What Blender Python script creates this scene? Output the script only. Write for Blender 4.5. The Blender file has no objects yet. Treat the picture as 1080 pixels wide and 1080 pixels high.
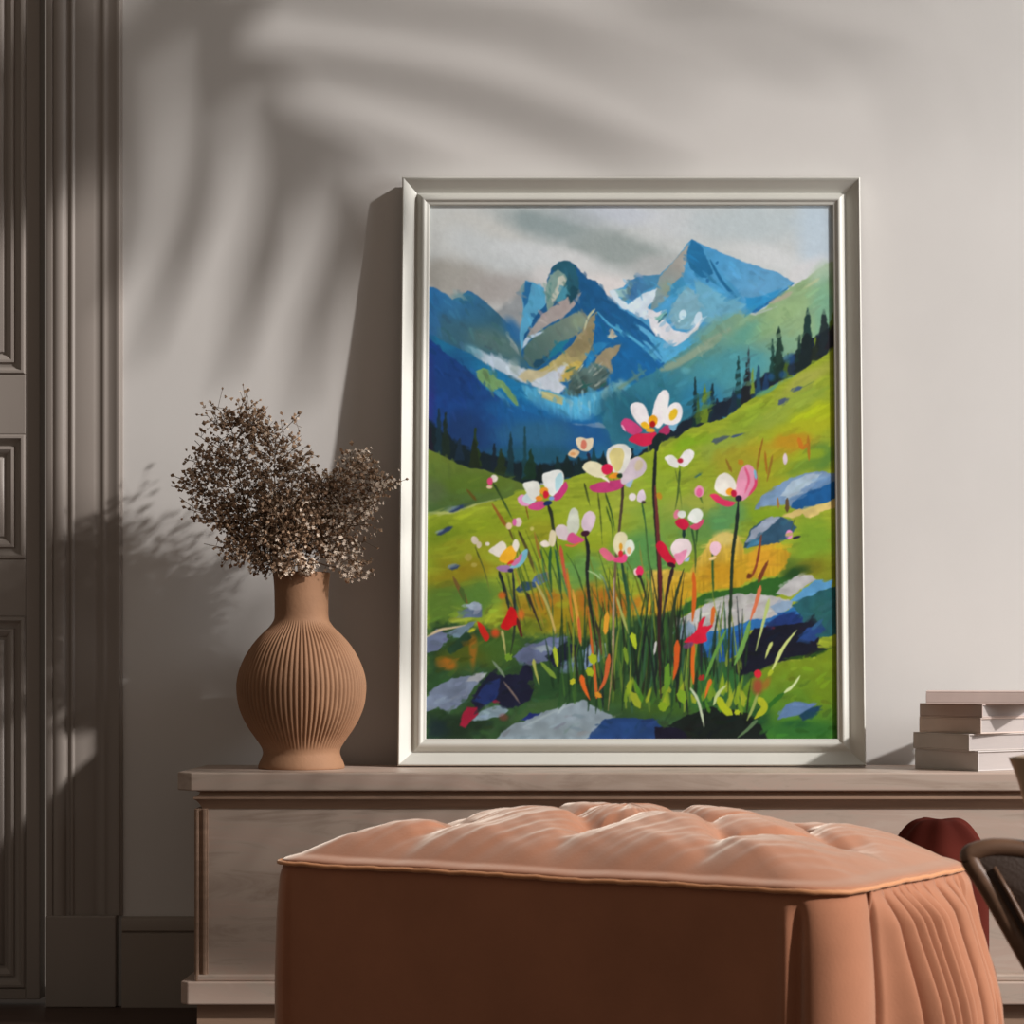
import bpy, bmesh, math, random
import numpy as np
from mathutils import Vector, Matrix

random.seed(7)
C = bpy.context.scene.collection
F = 2390.0            # focal length in pixels of the 1080 px frame
CX, HZ = 640.0, 700.0 # optical axis in the frame
CAMY, CAMZ = -5.0, 0.755


def at(px, py, y):
    """the point of the room seen at (px, py) that lies in the vertical plane y"""
    d = y - CAMY
    return Vector(((px - CX) * d / F, y, CAMZ + (HZ - py) * d / F))


# ------------------------------------------------------------------ helpers
def lin(c):
    return tuple((v / 255 / 12.92) if v / 255 <= 0.04045 else ((v / 255 + 0.055) / 1.055) ** 2.4 for v in c)


def obj(name, bm, m, parent=None, smooth=True, sub=0, bevel=0.0, bseg=2, angle=None):
    me = bpy.data.meshes.new(name)
    bm.normal_update()
    bm.to_mesh(me)
    bm.free()
    o = bpy.data.objects.new(name, me)
    C.objects.link(o)
    if m is not None:
        me.materials.append(m)
    if smooth:
        me.polygons.foreach_set('use_smooth', [True] * len(me.polygons))
        if angle is not None:
            try:
                me.set_sharp_from_angle(angle=math.radians(angle))
            except Exception:
                pass
    if bevel:
        b = o.modifiers.new('bevel', 'BEVEL')
        b.width = bevel
        b.segments = bseg
        b.limit_method = 'ANGLE'
        b.angle_limit = math.radians(40)
    if sub:
        s = o.modifiers.new('sub', 'SUBSURF')
        s.levels = s.render_levels = sub
    if parent is not None:
        o.parent = parent
    return o


def thing(name, label, cat, loc=(0, 0, 0), rotz=0.0, group=None):
    o = bpy.data.objects.new(name, None)
    C.objects.link(o)
    o.empty_display_size = 0.1
    o.location = loc
    o.rotation_euler = (0, 0, rotz)
    tag(o, label, cat, group)
    return o


def tag(o, label, cat, group=None):
    o['label'] = label
    o['category'] = cat
    if group:
        o['group'] = group
    return o


def struct(name, bm, m, parent=None, **k):
    o = obj(name, bm, m, parent, **k)
    if parent is None:
        o['kind'] = 'structure'
    return o


def box(bm, a, b, mat=None):
    x0, y0, z0 = a
    x1, y1, z1 = b
    vs = [bm.verts.new(p) for p in ((x0, y0, z0), (x1, y0, z0), (x1, y1, z0), (x0, y1, z0),
                                    (x0, y0, z1), (x1, y0, z1), (x1, y1, z1), (x0, y1, z1))]
    for f in ((0, 3, 2, 1), (4, 5, 6, 7), (0, 1, 5, 4), (1, 2, 6, 5), (2, 3, 7, 6), (3, 0, 4, 7)):
        bm.faces.new([vs[i] for i in f])
    return vs


def prism(bm, poly, z0, z1):
    """a straight prism over an xy outline (counter-clockwise)"""
    lo = [bm.verts.new((x, y, z0)) for x, y in poly]
    hi = [bm.verts.new((x, y, z1)) for x, y in poly]
    n = len(poly)
    bm.faces.new(lo[::-1])
    bm.faces.new(hi)
    for i in range(n):
        j = (i + 1) % n
        bm.faces.new((lo[i], lo[j], hi[j], hi[i]))


def tube(bm, pts, rad, seg=10, cap=True, flat=1.0):
    """a round tube along pts; rad a number or one per point"""
    pts = [Vector(p) for p in pts]
    n = len(pts)
    if not hasattr(rad, '__len__'):
        rad = [rad] * n
    rings = []
    up = None
    for i, p in enumerate(pts):
        t = (pts[min(i + 1, n - 1)] - pts[max(i - 1, 0)]).normalized()
        if up is None:
            up = Vector((0, 0, 1)) if abs(t.z) < 0.9 else Vector((1, 0, 0))
        s = t.cross(up).normalized()
        up = s.cross(t).normalized()
        rings.append([bm.verts.new(p + (s * math.cos(a) + up * math.sin(a) * flat) * rad[i])
                      for a in (2 * math.pi * k / seg for k in range(seg))])
    for r0, r1 in zip(rings, rings[1:]):
        for k in range(seg):
            j = (k + 1) % seg
            bm.faces.new((r0[k], r0[j], r1[j], r1[k]))
    if cap:
        bm.faces.new(rings[0][::-1])
        bm.faces.new(rings[-1])
    return rings


def catmull(pts, n=8, closed=False):
    pts = [Vector(p) for p in pts]
    out = []
    m = len(pts)
    for i in range(m if closed else m - 1):
        if closed:
            p0, p1, p2, p3 = (pts[(i + k) % m] for k in (-1, 0, 1, 2))
        else:
            p1, p2 = pts[i], pts[i + 1]
            p0 = pts[i - 1] if i > 0 else p1 * 2 - p2
            p3 = pts[i + 2] if i + 2 < m else p2 * 2 - p1
        for k in range(n):
            t = k / n
            out.append(0.5 * ((2 * p1) + (p2 - p0) * t + (2 * p0 - 5 * p1 + 4 * p2 - p3) * t * t
                              + (3 * p1 - p0 - 3 * p2 + p3) * t ** 3))
    if not closed:
        out.append(pts[-1])
    return out


def lathe(bm, prof, seg=96, ribs=None):
    """prof: (radius, z) from the bottom up; ribs(k, i) gives a radius offset"""
    rings = []
    for i, (r, z) in enumerate(prof):
        rings.append([bm.verts.new(((r + (ribs(a, i, z) if ribs else 0)) * math.cos(a),
                                    (r + (ribs(a, i, z) if ribs else 0)) * math.sin(a), z))
                      for a in (2 * math.pi * k / seg for k in range(seg))])
    for r0, r1 in zip(rings, rings[1:]):
        for k in range(seg):
            j = (k + 1) % seg
            bm.faces.new((r0[k], r0[j], r1[j], r1[k]))
    return rings


# ------------------------------------------------------------------ materials
class N:
    def __init__(self, name):
        self.m = bpy.data.materials.new(name)
        self.m.use_nodes = True
        self.t = self.m.node_tree
        self.b = self.t.nodes['Principled BSDF']

    def node(self, kind, **k):
        n = self.t.nodes.new(kind)
        for a, v in k.items():
            if a in n.inputs:
                n.inputs[a].default_value = v
            else:
                setattr(n, a, v)
        return n

    def link(self, a, b):
        self.t.links.new(a, b)


def simple(name, col, rough=0.6, spec=0.5, metal=0.0, var=0.0, vscale=8.0, bump=0.0, bscale=60.0,
           stretch=(1, 1, 1), sheen=0.0, sheen_tint=None, sheen_rough=0.4, col2=None):
    n = N(name)
    b = n.b
    b.inputs['Base Color'].default_value = (*col, 1)
    b.inputs['Roughness'].default_value = rough
    b.inputs['Specular IOR Level'].default_value = spec
    b.inputs['Metallic'].default_value = metal
    if sheen:
        b.inputs['Sheen Weight'].default_value = sheen
        b.inputs['Sheen Roughness'].default_value = sheen_rough
        if sheen_tint:
            b.inputs['Sheen Tint'].default_value = (*sheen_tint, 1)
    tc = n.node('ShaderNodeTexCoord')
    mp = n.node('ShaderNodeMapping')
    mp.inputs['Scale'].default_value = stretch
    n.link(tc.outputs['Object'], mp.inputs['Vector'])
    if var or col2:
        nz = n.node('ShaderNodeTexNoise', Scale=vscale, Detail=6.0, Roughness=0.6)
        n.link(mp.outputs['Vector'], nz.inputs['Vector'])
        rp = n.node('ShaderNodeValToRGB')
        c2 = col2 or tuple(min(1, c * (1 + var)) for c in col)
        c1 = col if col2 else tuple(c * (1 - var) for c in col)
        rp.color_ramp.elements[0].position = 0.3
        rp.color_ramp.elements[1].position = 0.7
        rp.color_ramp.elements[0].color = (*c1, 1)
        rp.color_ramp.elements[1].color = (*c2, 1)
        n.link(nz.outputs['Fac'], rp.inputs['Fac'])
        n.link(rp.outputs['Color'], b.inputs['Base Color'])
    if bump:
        nb = n.node('ShaderNodeTexNoise', Scale=bscale, Detail=5.0)
        n.link(mp.outputs['Vector'], nb.inputs['Vector'])
        bp = n.node('ShaderNodeBump', Strength=bump, Distance=0.01)
        n.link(nb.outputs['Fac'], bp.inputs['Height'])
        n.link(bp.outputs['Normal'], b.inputs['Normal'])
    return n.m


M = {}
M['wall'] = simple('plaster', (0.655, 0.628, 0.60), 0.85, 0.2, var=0.025, vscale=3.0, bump=0.012, bscale=90)
M['door'] = simple('taupe_paint', (0.29, 0.25, 0.22), 0.45, 0.4, var=0.06, vscale=4, stretch=(1, 1, .15))
M['skirt'] = simple('taupe_skirting_paint', (0.30, 0.25, 0.21), 0.5, 0.4)
M['floor'] = simple('dark_wood_floor', (0.05, 0.03, 0.022), 0.5, 0.3, col2=(0.085, 0.05, 0.036), vscale=5, stretch=(.4, 6, 1))
M['stone'] = None
M['brown_wood'] = simple('brown_wood', (0.32, 0.205, 0.14), 0.5, 0.4, var=0.2, vscale=6, stretch=(.5, 4, 12))
M['frame'] = simple('champagne_metal_leaf', (0.61, 0.60, 0.545), 0.5, 0.4, metal=0.12, var=0.04, vscale=5, stretch=(1, 1, 1))
M['clay'] = simple('terracotta', (0.30, 0.158, 0.086), 0.75, 0.3, var=0.12, vscale=9, bump=0.08, bscale=120)
M['twig'] = simple('dried_stem', (0.16, 0.10, 0.06), 0.8, 0.2)
M['seed'] = simple('dried_seed_heads', (0.32, 0.21, 0.135), 0.8, 0.2, var=0.45, vscale=40)
M['bloom'] = simple('dried_blossom_highlights', (0.75, 0.62, 0.50), 0.8, 0.2, var=0.2, vscale=40)  # cream petals that also paint in highlights on the bouquet
M['velvet'] = simple('rust_velvet', (0.42, 0.174, 0.094), 0.85, 0.15, sheen=.9, sheen_tint=(1.0, .90, .78), sheen_rough=0.42,
                     var=0.10, vscale=5, bump=0.05, bscale=220)
M['piping'] = simple('rust_piping', (0.62, 0.27, 0.12), 0.6, 0.3, sheen=.6, sheen_tint=(1, .8, .6))
M['redvelvet'] = simple('shade_darkened_red_velvet', (0.085, 0.015, 0.010), 0.9, 0.05)  # base colour darkened to carry the shade over the pouf
M['chairwood'] = simple('walnut', (0.16, 0.085, 0.05), 0.4, 0.5, var=0.2, vscale=9, stretch=(1, 1, 5))
M['palewood'] = simple('pale_oak', (0.55, 0.40, 0.27), 0.5, 0.4, var=0.1, vscale=9)
M['leather'] = simple('dark_brown_leather', (0.055, 0.032, 0.022), 0.5, 0.5, bump=0.15, bscale=200)
M['leaf'] = simple('palm_leaf', (0.06, 0.12, 0.035), 0.5, 0.4, var=0.2, vscale=6)
M['trunk'] = simple('palm_trunk', (0.12, 0.08, 0.05), 0.9, 0.2, bump=0.6, bscale=30)
M['pot'] = simple('grey_pot', (0.25, 0.24, 0.22), 0.7, 0.3)
M['pages'] = simple('book_pages', (0.40, 0.355, 0.335), 0.9, 0.1, var=0.06, vscale=20, stretch=(1, 1, 60))


def stone():
    n = N('veined_stone')
    tc = n.node('ShaderNodeTexCoord')
    mp = n.node('ShaderNodeMapping')
    mp.inputs['Rotation'].default_value = (0, math.radians(52), 0)
    mp.inputs['Scale'].default_value = (1.2, 2.0, 6.5)
    n.link(tc.outputs['Object'], mp.inputs['Vector'])
    nz = n.node('ShaderNodeTexNoise', Scale=2.6, Detail=7.0, Roughness=0.62, Distortion=0.9)
    n.link(mp.outputs['Vector'], nz.inputs['Vector'])
    rp = n.node('ShaderNodeValToRGB')
    e = rp.color_ramp.elements
    e[0].position = 0.30
    e[0].color = (0.33, 0.24, 0.185, 1)
    e[1].position = 0.72
    e[1].color = (0.56, 0.455, 0.38, 1)
    k = e.new(0.47)
    k.color = (0.48, 0.38, 0.31, 1)
    k = e.new(0.56)
    k.color = (0.50, 0.37, 0.30, 1)
    n.link(nz.outputs['Fac'], rp.inputs['Fac'])
    n.link(rp.outputs['Color'], n.b.inputs['Base Color'])
    n.b.inputs['Roughness'].default_value = 0.45
    n.b.inputs['Specular IOR Level'].default_value = 0.4
    return n.m


M['stone'] = stone()
# ------------------------------------------------------------------ the painting (colours of the paint itself)
PX0, PY0, PX1, PY1 = 450.0, 210.0, 885.0, 781.0
PS = 1.45
PW, PH = int((PX1 - PX0) * PS), int((PY1 - PY0) * PS)
IMG = np.zeros((PH, PW, 3), np.float32)
GX, GY = np.meshgrid(PX0 + (np.arange(PW) + .5) / PS, PY0 + (np.arange(PH) + .5) / PS)
GX = GX.astype(np.float32)
GY = GY.astype(np.float32)
RNG = np.random.default_rng(11)


def vnoise(cw, ch):
    """smooth value noise, one cell cw x ch pixels of the picture, -1..1"""
    nx, ny = int((PX1 - PX0) / cw) + 3, int((PY1 - PY0) / ch) + 3
    g = RNG.uniform(-1, 1, (ny, nx)).astype(np.float32)
    u, v = (GX - PX0) / cw, (GY - PY0) / ch
    i, j = u.astype(int), v.astype(int)
    fu, fv = u - i, v - j
    fu, fv = fu * fu * (3 - 2 * fu), fv * fv * (3 - 2 * fv)
    return ((g[j, i] * (1 - fu) + g[j, i + 1] * fu) * (1 - fv) + (g[j + 1, i] * (1 - fu) + g[j + 1, i + 1] * fu) * fv)


N1 = vnoise(3, 3)
N2 = vnoise(7, 7)
N3 = vnoise(18, 18)
NW = 0.5 * N1 + 0.5 * N2
NV = vnoise(2.2, 14)
NH = vnoise(14, 2.2)


def win(x0, y0, x1, y1):
    a = max(0, int((x0 - PX0) * PS) - 1)
    b = min(PW, int((x1 - PX0) * PS) + 2)
    c = max(0, int((y0 - PY0) * PS) - 1)
    d = min(PH, int((y1 - PY0) * PS) + 2)
    return slice(c, max(c, d)), slice(a, max(a, b))


def mix(w, col, al):
    IMG[w] += (np.asarray(col, np.float32) - IMG[w]) * al[..., None]


def smooth_poly(pts, n=4):
    return [(p.x, p.y) for p in catmull([(x, y, 0) for x, y in pts], n, True)]


def poly(pts, col, soft=1.2, wob=1.0, c2=None, ax=None, curve=False, op=1.0, tex=0.05, streak=None):
    if curve:
        pts = smooth_poly(pts)
    P = np.array(pts, np.float32)
    m = soft + wob + 1
    w = win(P[:, 0].min() - m, P[:, 1].min() - m, P[:, 0].max() + m, P[:, 1].max() + m)
    X, Y = GX[w], GY[w]
    if X.size == 0:
        return
    d = np.full(X.shape, 1e9, np.float32)
    ins = np.zeros(X.shape, bool)
    n = len(P)
    for i in range(n):
        ax_, ay_ = P[i]
        bx, by = P[(i + 1) % n]
        ex, ey = bx - ax_, by - ay_
        L = ex * ex + ey * ey + 1e-9
        t = np.clip(((X - ax_) * ex + (Y - ay_) * ey) / L, 0, 1)
        d = np.minimum(d, (X - ax_ - t * ex) ** 2 + (Y - ay_ - t * ey) ** 2)
        if abs(ey) > 1e-9:
            c = ((ay_ > Y) != (by > Y)) & (X < ex * (Y - ay_) / ey + ax_)
            ins ^= c
    sd = np.sqrt(d) * np.where(ins, -1, 1) + NW[w] * wob
    al = np.clip(0.5 - sd / soft, 0, 1) * op
    fill(w, al, col, c2, ax, tex, streak)


def fill(w, al, col, c2=None, ax=None, tex=0.05, streak=None):
    col = np.asarray(col, np.float32)
    if c2 is not None:
        x0, y0, x1, y1 = ax
        ex, ey = x1 - x0, y1 - y0
        t = np.clip(((GX[w] - x0) * ex + (GY[w] - y0) * ey) / (ex * ex + ey * ey) + N2[w] * .08, 0, 1)[..., None]
        cc = col * (1 - t) + np.asarray(c2, np.float32) * t
    else:
        cc = np.broadcast_to(col, (*al.shape, 3))
    s = NV[w] if streak == 'v' else NH[w] if streak == 'h' else N2[w]
    cc = cc * (1 + tex * (0.7 * s + 0.5 * N3[w]))[..., None]
    IMG[w] += (cc - IMG[w]) * al[..., None]


def blob(cx, cy, rx, ry, col, op=0.8, rot=0.0, rag=0.25):
    m = 1.9 * max(rx, ry)
    w = win(cx - m, cy - m, cx + m, cy + m)
    a = math.radians(rot)
    X, Y = GX[w] - cx, GY[w] - cy
    u = (X * math.cos(a) + Y * math.sin(a)) / rx
    v = (-X * math.sin(a) + Y * math.cos(a)) / ry
    r = np.sqrt(u * u + v * v) + rag * (0.75 * N3[w] + .18 * N2[w])
    t = np.clip((1.5 - r) / 1.1, 0, 1)
    mix(w, col, t * t * (3 - 2 * t) * op)


def ell(cx, cy, rx, ry, col, rot=0.0, soft=1.2, wob=.6, c2=None, ax=None, op=1.0):
    a = math.radians(rot)
    pts = []
    for k in range(14):
        t = 2 * math.pi * k / 14
        x, y = rx * math.cos(t), ry * math.sin(t)
        pts.append((cx + x * math.cos(a) - y * math.sin(a), cy + x * math.sin(a) + y * math.cos(a)))
    poly(pts, col, soft, wob, c2, ax, op=op)


def stroke(pts, w0, w1, col, soft=0.9, c2=None, op=1.0, curve=True, wob=.4, tip=True):
    if curve and len(pts) > 2:
        pts = [(p.x, p.y) for p in catmull([(x, y, 0) for x, y in pts], 6)]
    P = np.array(pts, np.float32)
    m = max(w0, w1) + soft + 2
    w = win(P[:, 0].min() - m, P[:, 1].min() - m, P[:, 0].max() + m, P[:, 1].max() + m)
    X, Y = GX[w], GY[w]
    if X.size == 0:
        return
    best = np.full(X.shape, 1e9, np.float32)
    T = np.zeros(X.shape, np.float32)
    n = len(P) - 1
    for i in range(n):
        ax_, ay_ = P[i]
        ex, ey = P[i + 1] - P[i]
        t = np.clip(((X - ax_) * ex + (Y - ay_) * ey) / (ex * ex + ey * ey + 1e-9), 0, 1)
        tt = (i + t) / n
        r = (w0 + (w1 - w0) * tt) * .5
        if tip:
            r = r * (.25 + .75 * np.clip(np.minimum(tt * 7 + .1, (1 - tt) * 4), 0, 1))
        d = np.sqrt((X - ax_ - t * ex) ** 2 + (Y - ay_ - t * ey) ** 2) - r
        k = d < best
        best = np.where(k, d, best)
        T = np.where(k, tt, T)
    al = np.clip(0.5 - (best + NW[w] * wob) / soft, 0, 1) * op
    c = np.asarray(col, np.float32)
    cc = c + (np.asarray(c2, np.float32) - c) * T[..., None] if c2 is not None else np.broadcast_to(c, (*al.shape, 3))
    IMG[w] += (cc - IMG[w]) * al[..., None]


def dabs(n, box_, ang, L, wd, jit=10, op=.55, spread=14, seed=1, dark=190):
    """short brush marks in slightly varied versions of the paint already there"""
    g = random.Random(seed)
    for k in range(n):
        x, y = g.uniform(box_[0], box_[2]), g.uniform(box_[1], box_[3])
        j, i = int((y - PY0) * PS), int((x - PX0) * PS)
        if not (0 <= j < PH and 0 <= i < PW):
            continue
        if IMG[j, i].sum() < dark or (y < 330 and IMG[j, i].min() > 134):
            continue
        d = g.uniform(-jit, jit)
        c = IMG[j, i] * (1 + d / 90) + np.array([g.uniform(-jit, jit) * .35 for _ in range(3)])
        a = math.radians(ang + g.uniform(-spread, spread))
        l = L * g.uniform(.5, 1.2)
        stroke([(x - math.cos(a) * l / 2, y - math.sin(a) * l / 2), (x + math.cos(a) * l / 2, y + math.sin(a) * l / 2)], wd * g.uniform(.6, 1.2), wd * g.uniform(.3, .8), np.clip(c, 2, 240), 1.4, op=op, curve=False, wob=.9)


def conifer(x, y0, y1, hw, col, op=.92):
    n = max(4, int((y1 - y0) / 4))
    L, R = [], []
    for i in range(n + 1):
        t = i / n
        y = y0 + (y1 - y0) * t
        h = hw * (0.12 + 0.88 * t ** 0.9)
        L.append((x - h * RNG.uniform(.6, 1.25), y))
        R.append((x + h * RNG.uniform(.6, 1.25), y + RNG.uniform(-1, 1)))
    poly(L + R[::-1], col, 1.3, 1.0, op=op)


def paint():
    IMG[:] = (190, 193, 191)
    # sky
    for b in ((500, 240, 70, 30, (193, 192, 186), .8, 0), (480, 295, 52, 26, (156, 152, 144), .9, 8), (535, 303, 45, 20, (160, 154, 150), .85, 0),
              (520, 262, 60, 18, (190, 194, 194), .8, 20), (585, 236, 62, 18, (138, 151, 151), .95, 14), (655, 262, 62, 19, (146, 155, 152), .95, 16),
              (620, 225, 40, 12, (160, 168, 172), .7, 8), (665, 224, 46, 12, (190, 195, 204), .8, 5), (565, 266, 44, 12, (200, 203, 203), .85, 14),
              (610, 274, 30, 10, (205, 205, 204), .8, 20), (645, 300, 42, 14, (214, 207, 204), .95, 14), (690, 280, 30, 12, (178, 178, 176), .7, -8),
              (715, 232, 40, 16, (198, 200, 201), .8, 0), (790, 232, 70, 22, (178, 188, 190), .8, 0), (862, 245, 22, 50, (178, 194, 206), .75, 0),
              (810, 268, 40, 12, (205, 206, 205), .8, 14), (850, 284, 25, 10, (206, 203, 202), .7, -30), (575, 288, 12, 12, (206, 202, 200), .7, 0)):
        blob(b[0], b[1], b[2], b[3], b[4], b[5], b[6], .3)
    # far haze
    poly([(525, 328), (545, 312), (556, 300), (558, 340), (550, 362), (535, 345)], (142, 146, 148), 6, 2, tex=.03)
    # left blue mountain
    poly([(450, 300), (460, 301), (468, 306), (480, 314), (488, 312), (496, 305), (505, 309), (520, 322), (530, 332), (541, 343), (548, 356), (555, 372),
          (575, 405), (590, 450), (450, 450)], (45, 108, 160), 1.2, .8, (52, 96, 116), (470, 305, 500, 352))
    blob(495, 350, 38, 14, (56, 96, 112), .8, 14)
    blob(530, 362, 30, 14, (82, 112, 108), .9, 20)
    blob(455, 340, 10, 22, (50, 108, 158), .8)
    blob(545, 350, 8, 16, (38, 98, 148), .9, -30)
    blob(490, 312, 12, 5, (60, 125, 140), .5)
    stroke([(537, 352), (544, 362), (549, 372)], 2, 2.5, (140, 155, 150), 2)
    # little light peak
    poly([(552, 302), (557, 294), (564, 296), (576, 302), (580, 330), (562, 350), (552, 370), (550, 352), (554, 325)], (82, 155, 190), 1.5, .8)
    poly([(556, 294), (563, 297), (559, 318), (555, 324), (553, 310)], (38, 104, 152), 1.5, .6)
    poly([(552, 300), (556, 295), (555, 306), (549, 308)], (120, 145, 145), 2, .8, op=.8)
    # middle mountain
    poly([(579, 292), (584, 281), (591, 274), (600, 273), (608, 277), (615, 285), (622, 292), (630, 294), (637, 303), (643, 311), (650, 318), (660, 325),
          (673, 331), (684, 341), (694, 353), (703, 368), (706, 380), (695, 398), (675, 412), (650, 430), (600, 445), (570, 410), (552, 372), (556, 352), (566, 334), (578, 318)],
         (26, 84, 130), 1.1, 1.0, (28, 96, 148), (620, 300, 650, 400))
    poly([(584, 282), (591, 274), (600, 273), (608, 278), (612, 292), (613, 310), (603, 316), (597, 302), (594, 290)], (36, 88, 106), 1.6, 1.2)
    poly([(578, 322), (578, 300), (582, 288), (590, 283), (598, 287), (600, 293), (594, 306), (587, 318), (580, 330)], (120, 148, 140), 1.6, 1)
    poly([(590, 291), (596, 288), (599, 294), (592, 308), (585, 318), (583, 312), (590, 300)], (182, 186, 172), 1.5, .8)
    stroke([(583, 296), (580, 316)], 2, 3, (85, 130, 125), 2)
    poly([(588, 316), (594, 305), (600, 300), (600, 312), (593, 318)], (70, 140, 160), 1.5, 1)
    poly([(598, 310), (606, 300), (613, 304), (611, 313), (606, 320), (600, 318)], (26, 72, 88), 1.4, 1.5)
    poly([(556, 360), (562, 346), (575, 330), (590, 318), (601, 312), (603, 320), (613, 308), (616, 306), (608, 322), (596, 334), (580, 342), (566, 353)], (164, 151, 147), 1.5, 1.2, (150, 146, 143), (600, 312, 560, 360))
    poly([(555, 366), (566, 353), (580, 343), (600, 333), (612, 326), (622, 332), (618, 345), (600, 360), (584, 371), (576, 382), (568, 388), (560, 386), (555, 378)],
         (120, 135, 122), 2, 1.2, (72, 102, 98), (610, 330, 565, 375))
    stroke([(575, 349), (560, 356), (554, 366)], 3, 5, (170, 190, 205), 1.5)
    blob(612, 338, 8, 8, (130, 145, 120), .8)
    poly([(578, 380), (584, 368), (592, 360), (603, 357), (596, 366), (586, 375)], (28, 112, 138), 2, 1.2)
    poly([(564, 384), (567, 379), (574, 378), (582, 372), (577, 381), (570, 387), (566, 387)], (30, 72, 95), 1.5, .6)
    poly([(631, 328), (630, 345), (628, 360), (621, 376), (610, 390), (598, 403), (588, 403), (572, 400), (556, 402), (562, 394), (575, 388), (590, 376), (605, 364), (612, 352), (620, 342), (624, 334)],
         (142, 132, 102), 1.5, 1.2, (176, 162, 98), (625, 350, 585, 398))
    poly([(614, 356), (622, 345), (630, 340), (626, 362), (614, 374), (604, 376), (598, 370)], (136, 124, 90), 2, 1, op=.8)
    poly([(587, 402), (588, 392), (598, 386), (610, 380), (617, 382), (610, 392), (600, 402)], (182, 160, 84), 1.6, 1)
    stroke([(629, 325), (622, 334), (618, 348)], 2.5, 2, (185, 185, 150), 1.4)
    stroke([(617, 384), (610, 394), (600, 403)], 1.6, 1.6, (205, 205, 170), 1.2)
    poly([(630, 330), (640, 344), (655, 350), (668, 358), (688, 372), (700, 382), (692, 393), (672, 404), (652, 414), (645, 400), (652, 376), (660, 362), (645, 360), (632, 362), (627, 368), (629, 345)],
         (24, 96, 150), 1.4, 1)
    poly([(628, 362), (636, 360), (645, 361), (632, 372), (622, 388), (618, 392), (620, 380)], (38, 120, 170), 1.6, 1)
    poly([(640, 367), (657, 362), (651, 374), (645, 380), (648, 391), (640, 388), (632, 384), (624, 390), (630, 378)], (146, 134, 106), 1.5, 1.2)
    poly([(643, 355), (647, 346), (653, 354), (648, 356)], (186, 180, 158), 1.1, .5)
    # brushed grey
    poly([(595, 416), (604, 400), (615, 388), (628, 382), (642, 386), (646, 396), (640, 406), (625, 412), (606, 418)], (78, 100, 96), 4, 3, tex=.3)
    for k in range(16):
        x, y = RNG.uniform(598, 640), RNG.uniform(390, 414)
        stroke([(x, y), (x + RNG.uniform(6, 12), y - RNG.uniform(4, 9))], 2.4, 1.2, random.Random(k).choice([(150, 162, 155), (48, 74, 76), (118, 132, 126), (165, 172, 160), (30, 92, 88)]), 1.6, op=.75)
    # valley snow
    poly([(497, 364), (515, 372), (530, 376), (545, 384), (558, 390), (572, 396), (590, 388), (600, 384), (592, 402), (600, 408), (592, 416), (575, 412), (560, 406), (546, 400), (532, 392), (518, 386), (506, 377)],
         (168, 188, 200), 3, 2, (190, 196, 205), (500, 370, 595, 410))
    blob(502, 370, 10, 5, (95, 150, 165), .7, 30)
    poly([(548, 398), (560, 388), (574, 392), (588, 384), (574, 398), (560, 404)], (186, 176, 140), 2.5, 1.5)
    blob(545, 386, 6, 8, (150, 165, 155), .6)
    # teal slope under the snow
    poly([(450, 350), (462, 354), (480, 364), (498, 372), (512, 382), (530, 392), (548, 402), (566, 408), (590, 416), (612, 421), (645, 414), (668, 402), (690, 412), (660, 445), (600, 448), (560, 436), (520, 415), (490, 388), (465, 368)],
         (30, 104, 142), 2, 1.5, (30, 116, 165), (470, 360, 560, 420), streak='h')
    poly([(552, 406), (578, 411), (600, 419), (640, 412), (662, 402), (668, 408), (650, 426), (622, 444), (596, 444), (568, 430), (556, 418)], (78, 160, 196), 3, 2.5, tex=.12, streak='v')
    poly([(574, 412), (583, 414), (597, 420), (595, 427), (582, 423), (574, 419)], (172, 172, 124), 1.5, 1)
    for k in range(22):
        x = RNG.uniform(598, 655)
        y = RNG.uniform(408, 424)
        stroke([(x, y), (x + RNG.uniform(-2, 2), y + RNG.uniform(8, 20))], 2.6, 1, [(150, 192, 200), (110, 178, 200), (60, 140, 175)][k % 3], 1.6, op=.7)
    for x, y, r in ((655, 408, 6), (651, 418, 5), (641, 416, 5)):
        blob(x, y, r, r * 1.3, (140, 180, 182), .8, 20)
    # deep blue slope
    poly([(450, 352), (458, 358), (470, 370), (490, 384), (503, 396), (516, 410), (532, 421), (550, 431), (575, 440), (605, 447), (640, 452), (680, 446), (730, 440), (730, 485), (640, 505), (560, 510), (500, 500), (450, 480)],
         (25, 62, 124), 1.4, 1, (34, 96, 132), (480, 420, 650, 470))
    blob(454, 410, 9, 45, (46, 44, 116), .75)
    blob(480, 400, 30, 24, (24, 58, 112), .7, 35)
    blob(560, 440, 40, 14, (26, 92, 148), .8, 12)
    blob(610, 460, 34, 20, (28, 84, 142), .8)
    blob(565, 458, 40, 16, (44, 98, 128), .8)
    blob(560, 482, 60, 12, (32, 82, 98), .8)
    blob(490, 460, 30, 26, (28, 52, 92), .7)
    blob(648, 430, 18, 16, (34, 88, 106), .8)
    poly([(504, 391), (511, 388), (521, 391), (527, 399), (534, 402), (541, 412), (547, 421), (553, 430), (546, 428), (538, 418), (531, 409), (522, 413), (512, 406), (506, 398)], (110, 150, 98), 1.3, 1.2)
    stroke([(526, 412), (533, 420), (540, 428)], 5, 3, (60, 132, 172), 2)
    # ridge streaks
    stroke([(632, 328), (645, 342), (660, 350), (676, 362), (690, 374), (698, 382)], 2.5, 3.5, (78, 162, 202), 1.5)
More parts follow.
